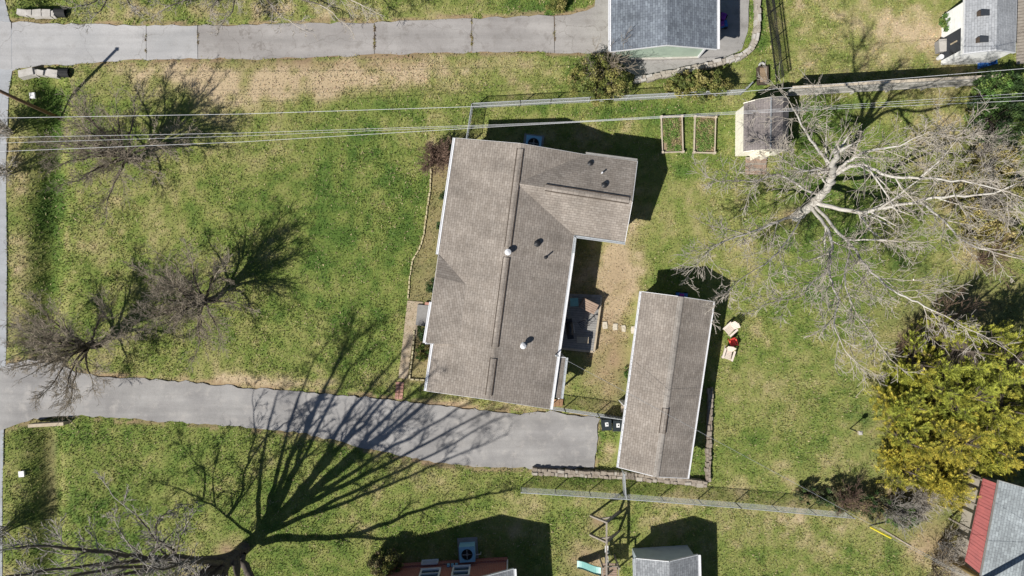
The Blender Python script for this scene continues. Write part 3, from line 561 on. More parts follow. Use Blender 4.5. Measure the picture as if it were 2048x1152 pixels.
ed = thing('garden_edging', 'row of pale edging stones curving along the front flower bed', 'edging', P(856, 400)); pts = [(872, 286), (862, 300), (859, 325), (862, 348), (860, 385), (854, 420), (848, 470), (838, 500), (825, 522), (819, 560), (816, 598)]
for a, b in zip(pts[:-1], pts[1:]):
    a3, b3 = P(*a), P(*b); n = max(1, int((b3 - a3).length / .27)); d = b3 - a3
    for k in range(n): MB().box(a3.lerp(b3, (k + .5) / n) + Vector((rnd.uniform(-.02, .02), 0, .05)), ((b3 - a3).length / n * .9, .085 + rnd.uniform(-.02, .03), .12), math.atan2(d.y, d.x) + rnd.uniform(-.1, .1), taper=.85).build('stone', 'edging', ed)
ed2 = thing('garden_edging', 'short row of pale edging stones beside the tan front walk', 'edging', P(828, 700)); pts = [(829, 660), (826, 700), (819, 758), (850, 760)]
for a, b in zip(pts[:-1], pts[1:]):
    a3, b3 = P(*a), P(*b); n = max(1, int((b3 - a3).length / .3)); d = b3 - a3
    for k in range(n): MB().box(a3.lerp(b3, (k + .5) / n) + Vector((0, 0, .06)), (d.length / n * .9, .11, .15), math.atan2(d.y, d.x), taper=.85).build('stone', 'edging', ed2)
walk = MB().prism([G(*p) for p in [(815, 601), (846, 604), (833, 672), (824, 690), (815, 757), (797, 756), (806, 680)]], -.1, .05).build('path', 'flag_tan'); tag(walk, 'tan concrete front walk beside the flower bed', 'path', kind='structure')
stp = MB().prism([G(*p) for p in [(836, 609), (872, 612), (866, 654), (832, 650)]], -.1, .17).build('doorstep', 'concrete_grey'); tag(stp, 'flat grey concrete doorstep at the front of the house', 'step', kind=None); MB().prism([G(*p) for p in [(851, 604), (876, 607), (875, 612), (850, 609)]], -.1, .2).build('brick_edge', 'paver_pink', stp)
pv = thing('paver_path', 'pink brick pavers linking the front walk to the driveway', 'path', P(800, 782))
for k in range(5):
    for j in range(2): MB().box(P(796 + 8.2 * j - k * .6, 767 + k * 7) + Vector((0, 0, .035)), (.24, .2, .07), .04 + rnd.uniform(-.04, .04), taper=.94).build('paver', 'paver_pink', pv)
for i, (x, y, l) in enumerate([(1210, 651, 'stepping stone beside the wooden deck'), (1230, 654, 'stepping stone second out from the wooden deck'), (1247, 657, 'stepping stone second from the garage wall'), (1266, 660, 'stepping stone against the garage wall')]):
    p = [G(x + dx + rnd.uniform(-1, 1), y + dy + rnd.uniform(-1, 1)) for dx, dy in ((-4.6, -6.6), (4, -6.6), (4.6, 0), (4, 6.6), (-4, 6.6), (-4.6, 1))]; tag(MB().prism(p, -.05, .05).build('stepping_stone', 'step_stone'), l, 'stepping stone', 'stepping stones from deck to garage')

def leaf_cloud(centres, axes, per, size, cols, seed, spike=0.0, updir=None):
    g = np.random.default_rng(seed); n = len(centres) * per; c = np.repeat(np.asarray(centres), per, 0); ax = np.repeat(np.asarray(axes), per, 0)
    d = g.normal(size=(n, 3)); d /= np.linalg.norm(d, axis=1, keepdims=True); rr = g.random(n)[:, None] ** .45; p = c + d * ax * rr
    nrm = d + g.normal(size=(n, 3)) * .7; nrm /= np.linalg.norm(nrm, axis=1, keepdims=True); u = np.cross(nrm, g.normal(size=(n, 3))); u /= np.linalg.norm(u, axis=1, keepdims=True) + 1e-9; v = np.cross(nrm, u)
    sz = size * g.uniform(.6, 1.4, n)[:, None]; V = np.stack([p - u * sz * .5, p + u * sz * .5, p + v * sz * 1.2], 1); ci = np.repeat(g.integers(0, len(cols), len(centres)), per); col = np.asarray(cols)[ci] * g.uniform(.6, 1.4, n)[:, None]
    return V.reshape(-1, 3), np.repeat(col, 3, 0)
# ------------------------------------------------------------------ raised beds, planter, tyre
for jx, n_ in ((749, 16), (944, 14), (396, 7), (293, 4), (1109, 6)):
    g = np.random.default_rng(jx); y0, y1 = interp(TOPE, jx), interp(BOTE, jx); c_ = np.array([[*G(jx + g.normal() * 1.0, y0 + (y1 - y0) * (.05 + .75 * g.random() ** .8)), .03] for _ in range(n_)]); V, C = leaf_cloud(c_, np.full((n_, 3), .11) * [.7, 1.4, .3], 26, .05, [(.2, .17, .05), (.16, .11, .06), (.25, .2, .1)], jx); wo = npmesh('weeds', V, np.arange(len(V)).reshape(-1, 3), 'leaf', d1, C); wo['kind'] = 'stuff'
def raised_bed(px, py, label):
    t = thing('raised_bed', label, 'garden bed', P(px, py), .03 * (1 if px < 1350 else -1), 'raised vegetable beds'); w_, l_ = 1.28, 2.22
    MB().box((0, 0, .06), (w_ - .1, l_ - .1, .14)).build('soil', 'soil', t, local=True)
    for s_ in (-1, 1):
        MB().box((s_ * w_ / 2, 0, .13), (.05, l_, .24)).build('board', 'wood_bed', t, local=True); MB().box((0, s_ * l_ / 2, .13), (w_, .05, .24)).build('board', 'wood_bed', t, local=True)
        for q in (-1, 1): MB().box((s_ * w_ / 2, q * l_ / 2, .17), (.13, .13, .3)).build('post', 'wood_bed', t, local=True)
    g = np.random.default_rng(int(px)); m_ = 95 if px > 1350 else 65; cx_ = np.stack([g.uniform(-.5, .5, m_), g.uniform(-1, 1, m_), np.full(m_, .16)], -1); V, C = leaf_cloud(cx_, np.full((m_, 3), .16) * [1.2, 1.6, .5], 90, .05, [(.11, .2, .04), (.15, .23, .05), (.17, .24, .06), (.3, .25, .12)], int(px)); me = npmesh('weeds', V, np.arange(len(V)).reshape(-1, 3), 'leaf', None, C); me.parent = t; me['kind'] = 'stuff'
    return t
raised_bed(1343, 270, 'timber raised bed with bare soil, on the house side'); raised_bed(1408, 271, 'timber raised bed with weeds, on the shed side')
pl = thing('planter', 'dark timber planter box with brown soil by the wire fence', 'planter', P(1523, 153), .03)
for s_ in (-1, 1): MB().box((s_ * .3, 0, .15), (.07, 1.05, .32)).build('board', 'wood_dark', pl, local=True); MB().box((0, s_ * .52, .15), (.6, .07, .32)).build('board', 'wood_dark', pl, local=True)
MB().box((0, 0, .1), (.55, 1.0, .2)).build('soil', 'soil', pl, local=True)
ty = thing('tyre', 'small grey tyre lying at the end of the dark planter', 'tyre', P(1523, 132)); mb = MB(); nseg, ns = 18, 8
for i in range(nseg):
    for j in range(ns):
        def tv(i, j): a = 2 * math.pi * i / nseg; b = 2 * math.pi * j / ns; r = .16 + .07 * math.cos(b); return (r * math.cos(a), r * math.sin(a), .09 + .08 * math.sin(b))
        mb.face([tv(i, j), tv(i + 1, j), tv(i + 1, j + 1), tv(i, j + 1)])
mb.build('tread', 'tyre_pale', ty, True, True)

# ------------------------------------------------------------------ fences
def chain_fence(label, pts, h=1.2, spacing=2.45, rail='galv'):
    t = thing('chain_link_fence', label, 'fence', P(*pts[0])); z = Vector((0, 0, 1))
    wires = []
    for a, b in zip(pts[:-1], pts[1:]):
        a, b = P(*a), P(*b); L = (b - a).length; d = (b - a).normalized(); n = max(1, round(L / spacing))
        for k in range(n + 1): p = a + d * L * k / n; MB().tube([p, p + z * (h + .03)], .034, 6).build('post', 'galv', t)
        MB().tube([a + z * h, b + z * h], .025, 6).build('top_rail', rail, t)
        x = -h
        while x < L:
            for s_ in (1, -1):
                x0, x1 = (x, x + h); z0, z1 = (.04, h) if s_ > 0 else (h, .04)
                if x0 < 0: f = -x0 / h; x0 = 0; z0 = z0 + (z1 - z0) * f
                if x1 > L: f = (L - x0) / (x1 - x0); x1 = L; z1 = z0 + (z1 - z0) * f
                wires.append((*(a + d * x0 + z * z0), *(a + d * x1 + z * z1), .0034, .0034))
            x += .066
    seg_mesh('wire_mesh', np.array(wires), 3, 'galv', t)['kind'] = 'stuff'; return t
def seg_mesh(name, sg, sides, m, parent, smooth=True):
    p0, p1 = sg[:, 0:3], sg[:, 3:6]; d = p1 - p0; L = np.linalg.norm(d, axis=1, keepdims=True) + 1e-9; d = d / L
    up = np.where(np.abs(d[:, 2:3]) < .9, [[0, 0, 1.0]], [[1.0, 0, 0]]); u = np.cross(d, up); u /= np.linalg.norm(u, axis=1, keepdims=True); v = np.cross(d, u)
    V = []
    for p, r in ((p0, sg[:, 6:7]), (p1 + d * sg[:, 7:8] * .4, sg[:, 7:8])):
        for j in range(sides): a = 2 * math.pi * j / sides; V.append(p + (u * math.cos(a) + v * math.sin(a)) * r)
    V = np.stack(V, 1); n = len(sg); base = np.arange(n)[:, None] * 2 * sides
    F = np.concatenate([base + np.array([[j, (j + 1) % sides, sides + (j + 1) % sides, sides + j]]) for j in range(sides)], 0)
    return npmesh(name, V.reshape(-1, 3), F, m, parent, None, smooth)
chain_fence('wire fence from the front corner of the house across to the cream barn shed', [(934, 292), (946, 217), (1040, 212), (1100, 209), (1480, 190), (1492, 176)])
chain_fence('long wire fence on the lawn beyond the rough stone wall', [(1042, 974), (1246, 987), (1470, 1004), (1690, 1024)])
chain_fence('short wire fence spur between stone wall and long wire fence', [(1243, 938), (1246, 986)], 1.25, 1.5)
chain_fence('short wire fence with gate between the driveway end and garage', [(1098, 812), (1128, 816), (1194, 826), (1250, 834)], 1.15, 2.4)
def picket_fence(label, a, b, h, pitch, wd, m, rails, postm, th=.025, every=2.2, rs=(.05, .09)):
    t = thing('wooden_fence', label, 'fence', P(*a)); a3, b3 = P(*a), P(*b); L = (b3 - a3).length; d = (b3 - a3).normalized(); ang = math.atan2(d.y, d.x); proto = MB().box((0, 0, h / 2), (wd, th, h)).build('picket', m, t, local=True); me = proto.data; n = int(L / pitch); r = random.Random(3)
    for k in range(n):
        o = proto if k == 0 else proto.copy()
        if k: COL.objects.link(o); o.parent = t
        p = a3 + d * (k + .5) * pitch - t.location; o.location = (p.x, p.y, r.uniform(-.03, .03)); o.rotation_euler = (0, 0, ang + r.uniform(-.02, .02))
    sd = Vector((-d.y, d.x, 0)) * -.05
    for z in rails: MB().bar(a3 + sd + Vector((0, 0, z)), b3 + sd + Vector((0, 0, z)), *rs).build('rail', m, t)
    k = 0.0
    while k <= L + .01: p = a3 + d * k + sd * 1.8; MB().bar(p, p + Vector((0, 0, h + .03)), rs[1], rs[1]).build('post', postm, t); k += every
picket_fence('tall weathered board fence casting a black shadow behind the cream barn shed', (1560, 193), (1962, 170), 1.9, .15, .142, 'wood_fence', (.4, 1.4), 'wood_fence')
MB().bar(P(1560, 193) + Vector((0, 0, 1.94)), P(1962, 170) + Vector((0, 0, 1.94)), .16, .035).build('cap_board', 'wood_bed', bpy.data.objects['wooden_fence'])
picket_fence('dark slatted metal fence casting a striped shadow beside the stone kerb', (1529, -20), (1553, 166), 1.3, .066, .02, 'black_metal', (.15, 1.05, 1.25), 'black_metal', .018, 1.65, (.03, .045))

# ------------------------------------------------------------------ deck and what stands on it
dk = thing('deck', 'grey plank deck behind the house, half in shade', 'deck', P(1160, 645)); q = [P(1116, 588), P(1202, 592), P(1187, 703), P(1102, 694)]
nbd = 24
for k in range(nbd):
    a = q[0].lerp(q[3], (k + .04) / nbd); b = q[1].lerp(q[2], (k + .04) / nbd); a2 = q[0].lerp(q[3], (k + .96) / nbd); b2 = q[1].lerp(q[2], (k + .96) / nbd)
    MB().prism([tuple(p)[:2] for p in (a, b, b2, a2)], .27, .31).build('board', 'wood_grey', dk)
for a, b in ((0, 1), (1, 2), (2, 3)): MB().bar(q[a] + Vector((0, 0, .17)), q[b] + Vector((0, 0, .17)), .12, .3).build('rim', 'wood_tan' if a else 'wood_grey', dk)
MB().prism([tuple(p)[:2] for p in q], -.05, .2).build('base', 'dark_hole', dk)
ch = thing('storage_bench', 'wooden bench box with slanted brown lid on the deck', 'bench', P(1176, 612, .31), -.45)
MB().box((0, 0, .2), (.95, .5, .4)).build('body', 'wood_brown', ch, local=True)
for k in range(5): MB().box((0, -.26 + k * .125, .47 + k * .045), (1.0, .115, .03), 0, .35).build('slat', 'wood_brown', ch, local=True)
MB().box((0, .3, .45), (1.0, .05, .5)).build('backrest', 'wood_brown', ch, local=True)
sb = thing('bench', 'small wooden bench near the corner of the deck', 'bench', P(1164, 679, .31), -.04)
for k in range(4): MB().box((0, -.15 + k * .1, .42), (.72, .085, .03)).build('slat', 'wood_tan', sb, local=True)
for sx in (-1, 1):
    for sy in (-1, 1): MB().box((sx * .31, sy * .13, .2), (.05, .05, .4)).build('leg', 'wood_brown', sb, local=True)
gl = thing('barbecue_grill', 'black barbecue grill on the shaded deck against the house', 'grill', P(1137, 656, .31), .1)
MB().box((0, 0, .75), (.42, .75, .3)).build('firebox', 'black_metal', gl, local=True); MB().tube([(0, -.37, .93), (0, .37, .93)], .2, 12).build('lid', 'black_metal', gl, True, True); MB().box((0, .5, .88), (.4, .26, .03)).build('side_shelf', 'black_metal', gl, local=True); MB().box((0, -.5, .88), (.4, .26, .03)).build('side_shelf', 'black_metal', gl, local=True)
for sx in (-1, 1):
    for sy in (-1, 1): MB().box((sx * .18, sy * .33, .3), (.04, .04, .6)).build('leg', 'black_metal', gl, local=True)
MB().tube([(.22, -.25, .95), (.26, -.25, .95), (.26, .25, .95), (.22, .25, .95)], .012, 6).build('handle', 'galv', gl, local=True)
tbl = thing('side_table', 'small teal square table on the shaded deck end', 'table', P(1147, 604, .31), .05); MB().box((0, 0, .48), (.5, .5, .04)).build('tabletop', 'plastic_teal', tbl, local=True)
for sx in (-1, 1):
    for sy in (-1, 1): MB().box((sx * .2, sy * .2, .23), (.04, .04, .46)).build('leg', 'plastic_teal', tbl, local=True)
pc = thing('patio_chair', 'thin framed black patio chair on the sunny deck', 'chair', P(1166, 648, .31), .5)
for sx in (-1, 1):
    MB().tube([(sx * .25, -.25, 0), (sx * .25, -.23, .6), (sx * .25, .25, .62), (sx * .25, .3, 0)], .014, 5).build('arm_frame', 'black_metal', pc, local=True); MB().tube([(sx * .22, .2, .38), (sx * .22, .34, .9)], .014, 5).build('back_post', 'black_metal', pc, local=True)
for k in range(5): MB().box((0, -.2 + k * .1, .38), (.46, .03, .012)).build('seat_slat', 'black_metal', pc, local=True)
for k in range(4): MB().box((0, .22 + k * .035, .48 + k * .12), (.44, .012, .035)).build('back_slat', 'black_metal', pc, local=True)

# ------------------------------------------------------------------ adirondack chairs
def adirondack(px, py, rz, m, label, sc=1.0):
    t = thing('adirondack_chair', label, 'chair', P(px, py), rz, None); t.scale = (sc * .88,) * 3; k = lambda mb, n: mb.build(n, m, t, local=True)
    for i in range(6): k(MB().box((0, -.32 + i * .105, .36 - i * .022), (.52, .095, .022), 0, -.2), 'seat_slat')
    for i in range(5): x = -.22 + i * .11; hgt = .78 - abs(i - 2) * .06; k(MB().box((x * 1.08, .27 + hgt * .19, .26 + hgt * .43), (.1, .022, hgt), 0, -.42), 'back_slat')
    k(MB().box((0, .42, .62), (.56, .03, .07), 0, -.42), 'back_brace')
    for s_ in (-1, 1):
        k(MB().box((s_ * .34, -.04, .56), (.14, .74, .025)), 'armrest'); k(MB().box((s_ * .3, -.33, .28), (.025, .1, .55)), 'leg'); k(MB().bar((s_ * .28, -.38, .33), (s_ * .28, .52, .04), .025, .12), 'side_rail')
adirondack(1457, 657, R(-48), 'plastic_white', 'white adirondack chair on the lawn, next to the garage corner')
adirondack(1453, 707, R(-18), 'plastic_white', 'white adirondack chair right beside the red chair')
adirondack(1464, 685, R(20), 'plastic_red', 'small red chair standing between two white chairs', .68)

# ------------------------------------------------------------------ bins
def wheelie_bin(px, py, rz, label, lm):
    t = thing('trash_bin', label, 'trash bin', P(px, py), rz)
    MB().box((0, 0, .5), (.54, .58, .95), mi=0).build('body', 'bin_plastic', t, local=True) if False else MB().box((0, 0, .52), (.48, .54, .9), taper=1.16).build('body', 'bin_plastic', t, local=True)
    l = MB().box((0, -.02, 1.0), (.62, .7, .06), 0, .03, taper=.94).build('lid', 'bin_plastic', t, local=True); MB().box((0, .02, 1.036), (.2, .24, .008), .05).build('sticker', lm, l, local=True); MB().box((.02, .03, 1.042), (.07, .09, .004), .3).build('emblem', 'bin_plastic' if lm == 'label_white' else 'plastic_blue', l, local=True)
    MB().tube([(-.25, .38, .95), (.25, .38, .95)], .02, 6).build('handle', 'bin_plastic', t, local=True)
    for s_ in (-1, 1): MB().tube([(s_ * .22, .3, .12), (s_ * .29, .3, .12)], .12, 12).build('wheel', 'rubber', t, local=True)
wheelie_bin(1209, 843, .05, 'dark wheeled bin with square white sticker, on the driveway side', 'label_white'); wheelie_bin(1231, 845, -.03, 'dark wheeled bin with white lid marks, against the garage', 'label_white')
ws_ = thing('doorstep', 'tan wooden step at the side door of the garage', 'step', P(1248, 812)); 
for k in range(3): MB().box(P(1248, 804 + k * 8) + Vector((0, 0, .15)), (.42, .24, .05), -.1).build('board', 'wood_tan', ws_)
MB().box(P(1248, 812) + Vector((0, 0, .06)), (.36, .7, .12), -.1).build('base', 'wood_brown', ws_)
bs = thing('doorstep', 'small orange brown step under the back porch roof', 'step', P(1112, 806))
for k in range(3): MB().box(P(1108 + k * 7, 805) + Vector((0, 0, .14)), (.2, .45, .05), -.1).build('board', 'wood_orange', bs)
MB().box(P(1115, 805) + Vector((0, 0, .05)), (.6, .4, .12), -.1).build('base', 'wood_brown', bs)
def toy_car(px, py, label, m, rz=0.0):
    t = thing('ride_on_toy', label, 'toy', P(px, py), rz); MB().box((0, 0, .26), (.75, .4, .22), taper=.85).build('body', m, t, local=True); MB().box((-.05, 0, .45), (.3, .3, .18), taper=.7).build('seat', 'plastic_purple' if m == 'plastic_blue' else m, t, local=True)
    for sx in (-1, 1):
        for sy in (-1, 1): MB().tube([(sx * .25, sy * .2, .13), (sx * .25, sy * .26, .13)], .13, 12).build('wheel', 'rubber', t, local=True)
    MB().tube([(.2, 0, .35), (.1, 0, .55)], .02, 6).build('steering_column', 'black_metal', t, local=True)
toy_car(1441, 52, 'blue ride-on toy in the shade by the blue grey roof', 'plastic_blue', .2); toy_car(1442, 40, 'purple ride-on toy in the shade by the blue grey roof', 'plastic_purple', 1.2); toy_car(1362, 592, 'blue ride-on toy in the shade at the garage end', 'plastic_blue', -.1)
hs = thing('garden_hose', 'coiled teal hose hanging on the garage wall above green weeds', 'hose', P(1262, 748))
mb = MB(); c = P(1268, 745); mb.tube([c + Vector((-.15 - .02 * math.sin(k), .28 * math.cos(k * .5), .9 + .28 * math.sin(k * .5))) for k in range(60)], .025, 6); mb.build('coil', 'plastic_teal', hs); MB().box(c + Vector((-.12, 0, 1.1)), (.12, .2, .1)).build('hanger', 'galv', hs)
fb = thing('flower_pot', 'pink flower pot with rim against the garage wall', 'pot', P(1264, 766)); c = P(1262, 766); MB().tube([c, c + Vector((0, 0, .25))], [.12, .17], 12).build('body', 'paver_pink', fb, True); MB().tube([c + Vector((0, 0, .22)), c + Vector((0, 0, .28))], .19, 12).build('rim', 'paver_pink', fb); MB().tube([c + Vector((0, 0, .27)), c + Vector((0, 0, .285))], .16, 12).build('soil', 'soil', fb)

# ------------------------------------------------------------------ swing set
sw = thing('swing_set', 'grey timber swing set with a tower and teal slide', 'swing set', P(1213, 1060)); hb_ = 2.2
b0, b1 = P(1213, 1043, hb_), P(1213, 1165, hb_); MB().bar(b0, b1, .09, .14).build('beam', 'wood_weathered', sw)
for ay, fl, fr in ((1044, (1181, 1031), (1240, 1022)), (1084, (1180, 1069), (1238, 1062))):
    ap = P(1213, ay, hb_)
    for ft in (fl, fr): MB().bar(P(*ft), ap, .12, .12).build('leg', 'wood_weathered', sw)
    l = P(*fl).lerp(ap, .55); r_ = P(*fr).lerp(ap, .55); MB().bar(l, r_, .08, .13).build('crossbar', 'wood_weathered', sw)
for y, z in ((1093, .5), (1113, .5)):
    s_ = MB(); c = P(1211, y, 0); c.z = z; s_.box(c, (.2, .48, .04)); so_ = s_.build('swing_seat', 'label_white', sw)
    for k in (-.22, .22): MB().tube([c + Vector((0, k, 0)), Vector((c.x + .06, c.y + k, hb_))], .009, 4).build('chain', 'galv', so_)
for k in range(7): MB().box(P(1213, 1110, 0) + Vector((0, -.1 - k * .14, 1.2)), (.95, .12, .03)).build('plank', 'wood_brown', sw)
for x in (-.48, .48):
    for y in (.0, -1.0): p = P(1213, 1110); MB().bar((p.x + x, p.y + y, 0), (p.x + x, p.y + y, 2.1), .09, .09).build('post', 'wood_weathered', sw)
    p = P(1213, 1110); MB().bar((p.x + x, p.y, 1.75), (p.x + x, p.y - 1, 1.75), .04, .12).build('rail', 'wood_weathered', sw)
p = P(1213, 1110); MB().bar((p.x - .5, p.y, 1.75), (p.x + .5, p.y, 1.75), .04, .12).build('rail', 'wood_weathered', sw)
mb = MB(); n = 10
for k in range(n):
    f0, f1 = k / n, (k + 1) / n
    def sl_(f, s_, e): x = -.5 - 1.35 * f; z = 1.18 - 1.05 * f + .09 * math.sin(f * 6.3); return Vector((p.x + x, p.y - .5 + s_ * .24, z + e))
    mb.face([sl_(f0, -1, 0), sl_(f0, 1, 0), sl_(f1, 1, 0), sl_(f1, -1, 0)])
    for s_ in (-1, 1): mb.face([sl_(f0, s_, 0), sl_(f1, s_, 0), sl_(f1, s_, .12), sl_(f0, s_, .12)])
mb.build('slide', 'plastic_teal', sw)

# ------------------------------------------------------------------ poles and wires
def pole(name, label, px, py, h, r, m, lean=(0, 0), extra=None):
    b = P(px, py); z = float(zg(b.x, b.y)); t = thing(name, label, 'pole', (b.x, b.y, z)); MB().tube([b + Vector((0, 0, z - .2)), b + Vector((lean[0] * .5, lean[1] * .5, h * .5)), b + Vector((lean[0], lean[1], h))], [r, r * .92, r * .8], 10).build('shaft', m, t, True); return t, b + Vector((lean[0], lean[1], h))
t, top = pole('wooden_pole', 'leaning dark wooden pole in the ditch with a long thin shadow', 104, 231, 5.7, .11, 'pole_wood', (-.3, .5)); MB().box(top + Vector((0, 0, .02)), (.2, .2, .06)).build('cap', 'galv', t)
t, utop = pole('utility_pole', 'tan wooden utility pole beside the red tin porch roof', 1898, 1118, 9.5, .16, 'pole_tan'); MB().box(utop - Vector((0, 0, .6)), (2.2, .11, .13), .6).build('crossarm', 'pole_wood', t)
for s_ in (-1, 0, 1): q = utop + Vector((s_ * .75, s_ * .5, -.45)); MB().tube([q, q + Vector((0, 0, .2))], [.05, .03], 8).build('insulator', 'concrete_grey', t)
ga = P(1736, 1052); gd = (utop - Vector((0, 0, 1.5))) - ga; gw = thing('guy_wire', 'steel guy wire with bright yellow guard anchored in the lawn', 'guy wire', ga); MB().tube([ga, ga + gd], .008, 5).build('cable', 'galv', gw); dnn = gd.normalized(); MB().tube([ga + dnn * .15, ga + dnn * 1.5], .05, 8).build('guard', 'plastic_yellow', gw)
o = tag(MB().bar(P(1759, 1056, .05), P(1822, 1093, .05), .08, .05).build('plank', 'wood_tan'), 'long pale board lying on the lawn by the yellow guy guard', 'board'); MB().box(P(1790, 1075, .09), (.1, .03, .03), .5).build('nail_block', 'wood_brown', o)
def wire(label, pts, r, m, sag=.0, group=None):
    P3 = [P(*q) if not isinstance(q, Vector) else q for q in pts]; out = []
    for a, b in zip(P3[:-1], P3[1:]):
        n = 14
        for k in range(n): f = k / n; c = a.lerp(b, f); c.z -= sag * 4 * f * (1 - f); out.append(c)
    out.append(P3[-1]); return tag(MB().tube(out, r, 5).build('overhead_wire', m), label, 'wire', group)
wire('upper pale overhead wire crossing the whole yard above the slab driveway side', [(-300, 239, 7.6), (0, 236, 7.4), (480, 228, 7.0), (950, 213, 6.8), (1450, 186, 7.0), (2048, 137, 7.4), (2300, 112, 7.6)], .011, 'wire_pale')
wire('thin overhead wire just below the uppermost pale one, above the dark trees', [(-300, 278, 7.2), (0, 275, 7.0), (480, 266, 6.7), (1000, 249, 6.5), (1145, 243, 6.5), (1640, 213, 6.7), (2300, 170, 7.2)], .008, 'wire_pale')
wire('thin overhead wire third from the slab driveway', [(-300, 289, 7.0), (0, 286, 6.8), (480, 272, 6.6), (1000, 251, 6.4), (1145, 244, 6.4), (1640, 216, 6.5), (2300, 178, 7.0)], .007, 'wire_pale')
wire('pale overhead cable that meets the thin wires above the house shadow', [(-300, 311, 6.8), (0, 303, 6.6), (480, 284, 6.4), (1000, 253, 6.2), (1145, 245, 6.2), (1640, 219, 6.4), (2300, 190, 6.9)], .010, 'wire_pale')
mt_ = mp + Vector((.1, .1, 1.0)); wire('pale service cable from the house mast over the garage to the utility pole', [mt_, utop - Vector((0, 0, 1.0))], .006, 'galv', .7); wire('thin telephone line from the house mast over the garage to the utility pole', [mt_ - Vector((.05, -.02, .25)), utop - Vector((0, 0, 1.6))], .004, 'wire_dark', .9)
fd = thing('bird_feeder', 'bird feeder on a thin post beside the golden cedars', 'bird feeder', P(1700, 857)); b = P(1700, 857); MB().tube([b, b + Vector((0, 0, 1.15))], .04, 6).build('post', 'black_metal', fd); MB().box(b + Vector((0, 0, 1.22)), (.2, .2, .2)).build('box', 'wood_tan', fd); MB().box(b + Vector((0, 0, 1.36)), (.25, .25, .07), taper=.4).build('roof', 'concrete_pale', fd)

# ------------------------------------------------------------------ trees
def smooth_path(pts, sub=4):
    out = []; n = len(pts)
    for i in range(n - 1):
        p0, p1, p2, p3 = pts[max(i - 1, 0)], pts[i], pts[i + 1], pts[min(i + 2, n - 1)]
        for k in range(sub):
            t = k / sub; out.append(.5 * ((2 * p1) + (p2 - p0) * t + (2 * p0 - 5 * p1 + 4 * p2 - p3) * t * t + (3 * p1 - p0 - 3 * p2 + p3) * t ** 3))
    out.append(pts[-1]); return out
class Tree:
    def __init__(s, seed, maxl, kids, ratio, wig, trop, rmin=.0065, spread=(.5, .95), cr=(.3, .5)):
        s.cr = cr; s.r = random.Random(seed); s.thick = []; s.thin = []; s.maxl = maxl; s.kids = kids; s.ratio = ratio; s.wig = wig; s.trop = trop; s.rmin = rmin; s.spread = spread
    def rv(s): r = s.r; return Vector((r.gauss(0, 1), r.gauss(0, 1), r.gauss(0, 1)))
    def add(s, p, q, r0, r1): (s.thick if r0 > .035 else s.thin).append((*p, *q, max(r0, s.rmin), max(r1, s.rmin)))
    def side(s, d):
        a = s.r.uniform(*s.spread); u = d.cross(s.rv()).normalized(); return (d * math.cos(a) + u * math.sin(a)).normalized()
    def grow(s, p, d, L, r, lvl):
        n = 4 if lvl <= 2 else (3 if lvl == 3 else 2); step = L / n; kn = s.kids[min(lvl, len(s.kids) - 1)]; tr = Vector((0, 0, s.trop))
        for i in range(n):
            d = (d + s.rv() * s.wig + tr).normalized(); q = p + d * step; r1 = r * (1 - .7 * (i + 1) / n) if i < n - 1 else r * .3; s.add(p, q, r * (1 - .7 * i / n), r1)
            if lvl < s.maxl:
                c = kn / n; c = int(c) + (s.r.random() < c - int(c))
                for _ in range(c): t = s.r.random(); s.grow(p.lerp(q, t), s.side(d), L * s.ratio * s.r.uniform(.6, 1.15) * (1 - .35 * i / n), r * (1 - .7 * (i + t) / n) * .55, lvl + 1)
            p = q
    def limb(s, pts, r0, r1, klen=1.6, kn=10, start=.25):
        path = smooth_path(pts, 5); m = len(path); path = [p + s.rv() * (.05 if 0 < i else 0) * min(1, r0 * 6) for i, p in enumerate(path)]
        for i in range(m - 1):
            f0, f1 = i / (m - 1), (i + 1) / (m - 1); a, b = r0 + (r1 - r0) * f0 ** .8, r0 + (r1 - r0) * f1 ** .8; s.add(path[i], path[i + 1], a, b)
            if f0 >= start:
                c = kn / (m * (1 - start)); c = int(c) + (s.r.random() < c - int(c)); d = (path[i + 1] - path[i]).normalized()
                for _ in range(c): s.grow(path[i].lerp(path[i + 1], s.r.random()), s.side(d), klen * s.r.uniform(.5, 1.25) * (1.15 - .5 * f0), a * s.r.uniform(*s.cr), 2)
        s.grow(path[-1], (path[-1] - path[-2]).normalized(), klen * .8, r1, 2)
    def build(s, name, label, cat, base, bm, tm, group=None):
        t = thing(name, label, cat, base, 0, group); 
        if s.thick: seg_mesh('trunk', np.array(s.thick), 8, bm, t)
        if s.thin: seg_mesh('crown', np.array(s.thin), 3, tm, t)
        return t
NT = 0
def dense_tree(label, px, py, h, spread, seed, bm='bark_dark', tm='twig_brown', nl=9, lean=(0, 0), kids=(6, 6, 6, 5, 2.2), maxl=5, kn=6.2):
    b = P(px, py); b.z = float(zg(b.x, b.y)); t = Tree(seed, maxl, kids, .62, .13, .03, .0068, (.35, .85)); r = t.r; f = b + Vector((lean[0] * .1, lean[1] * .1, h * .15))
    t.limb([b, b.lerp(f, .5), f], .19, .16, .5, 0, 2)
    for k in range(nl):
        a = 2.399963 * k + r.uniform(-.3, .3); el = R(18 + 66 * ((k + .5) / nl)) + r.uniform(-.1, .1); Lr = h * r.uniform(.5, .62)
        e = f + Vector((math.cos(a) * math.cos(el) * spread * r.uniform(.8, 1.05) + lean[0], math.sin(a) * math.cos(el) * spread * r.uniform(.8, 1.05) + lean[1], math.sin(el) * Lr)); m1 = f.lerp(e, .45) + Vector((0, 0, h * .05)) + t.rv() * .1
        t.limb([f + t.rv() * .03, m1, e], .098, .026, h * .235, kn, .22)
    return t.build('bare_tree', label, 'tree', b, bm, tm, 'bare trees on the front lawn')
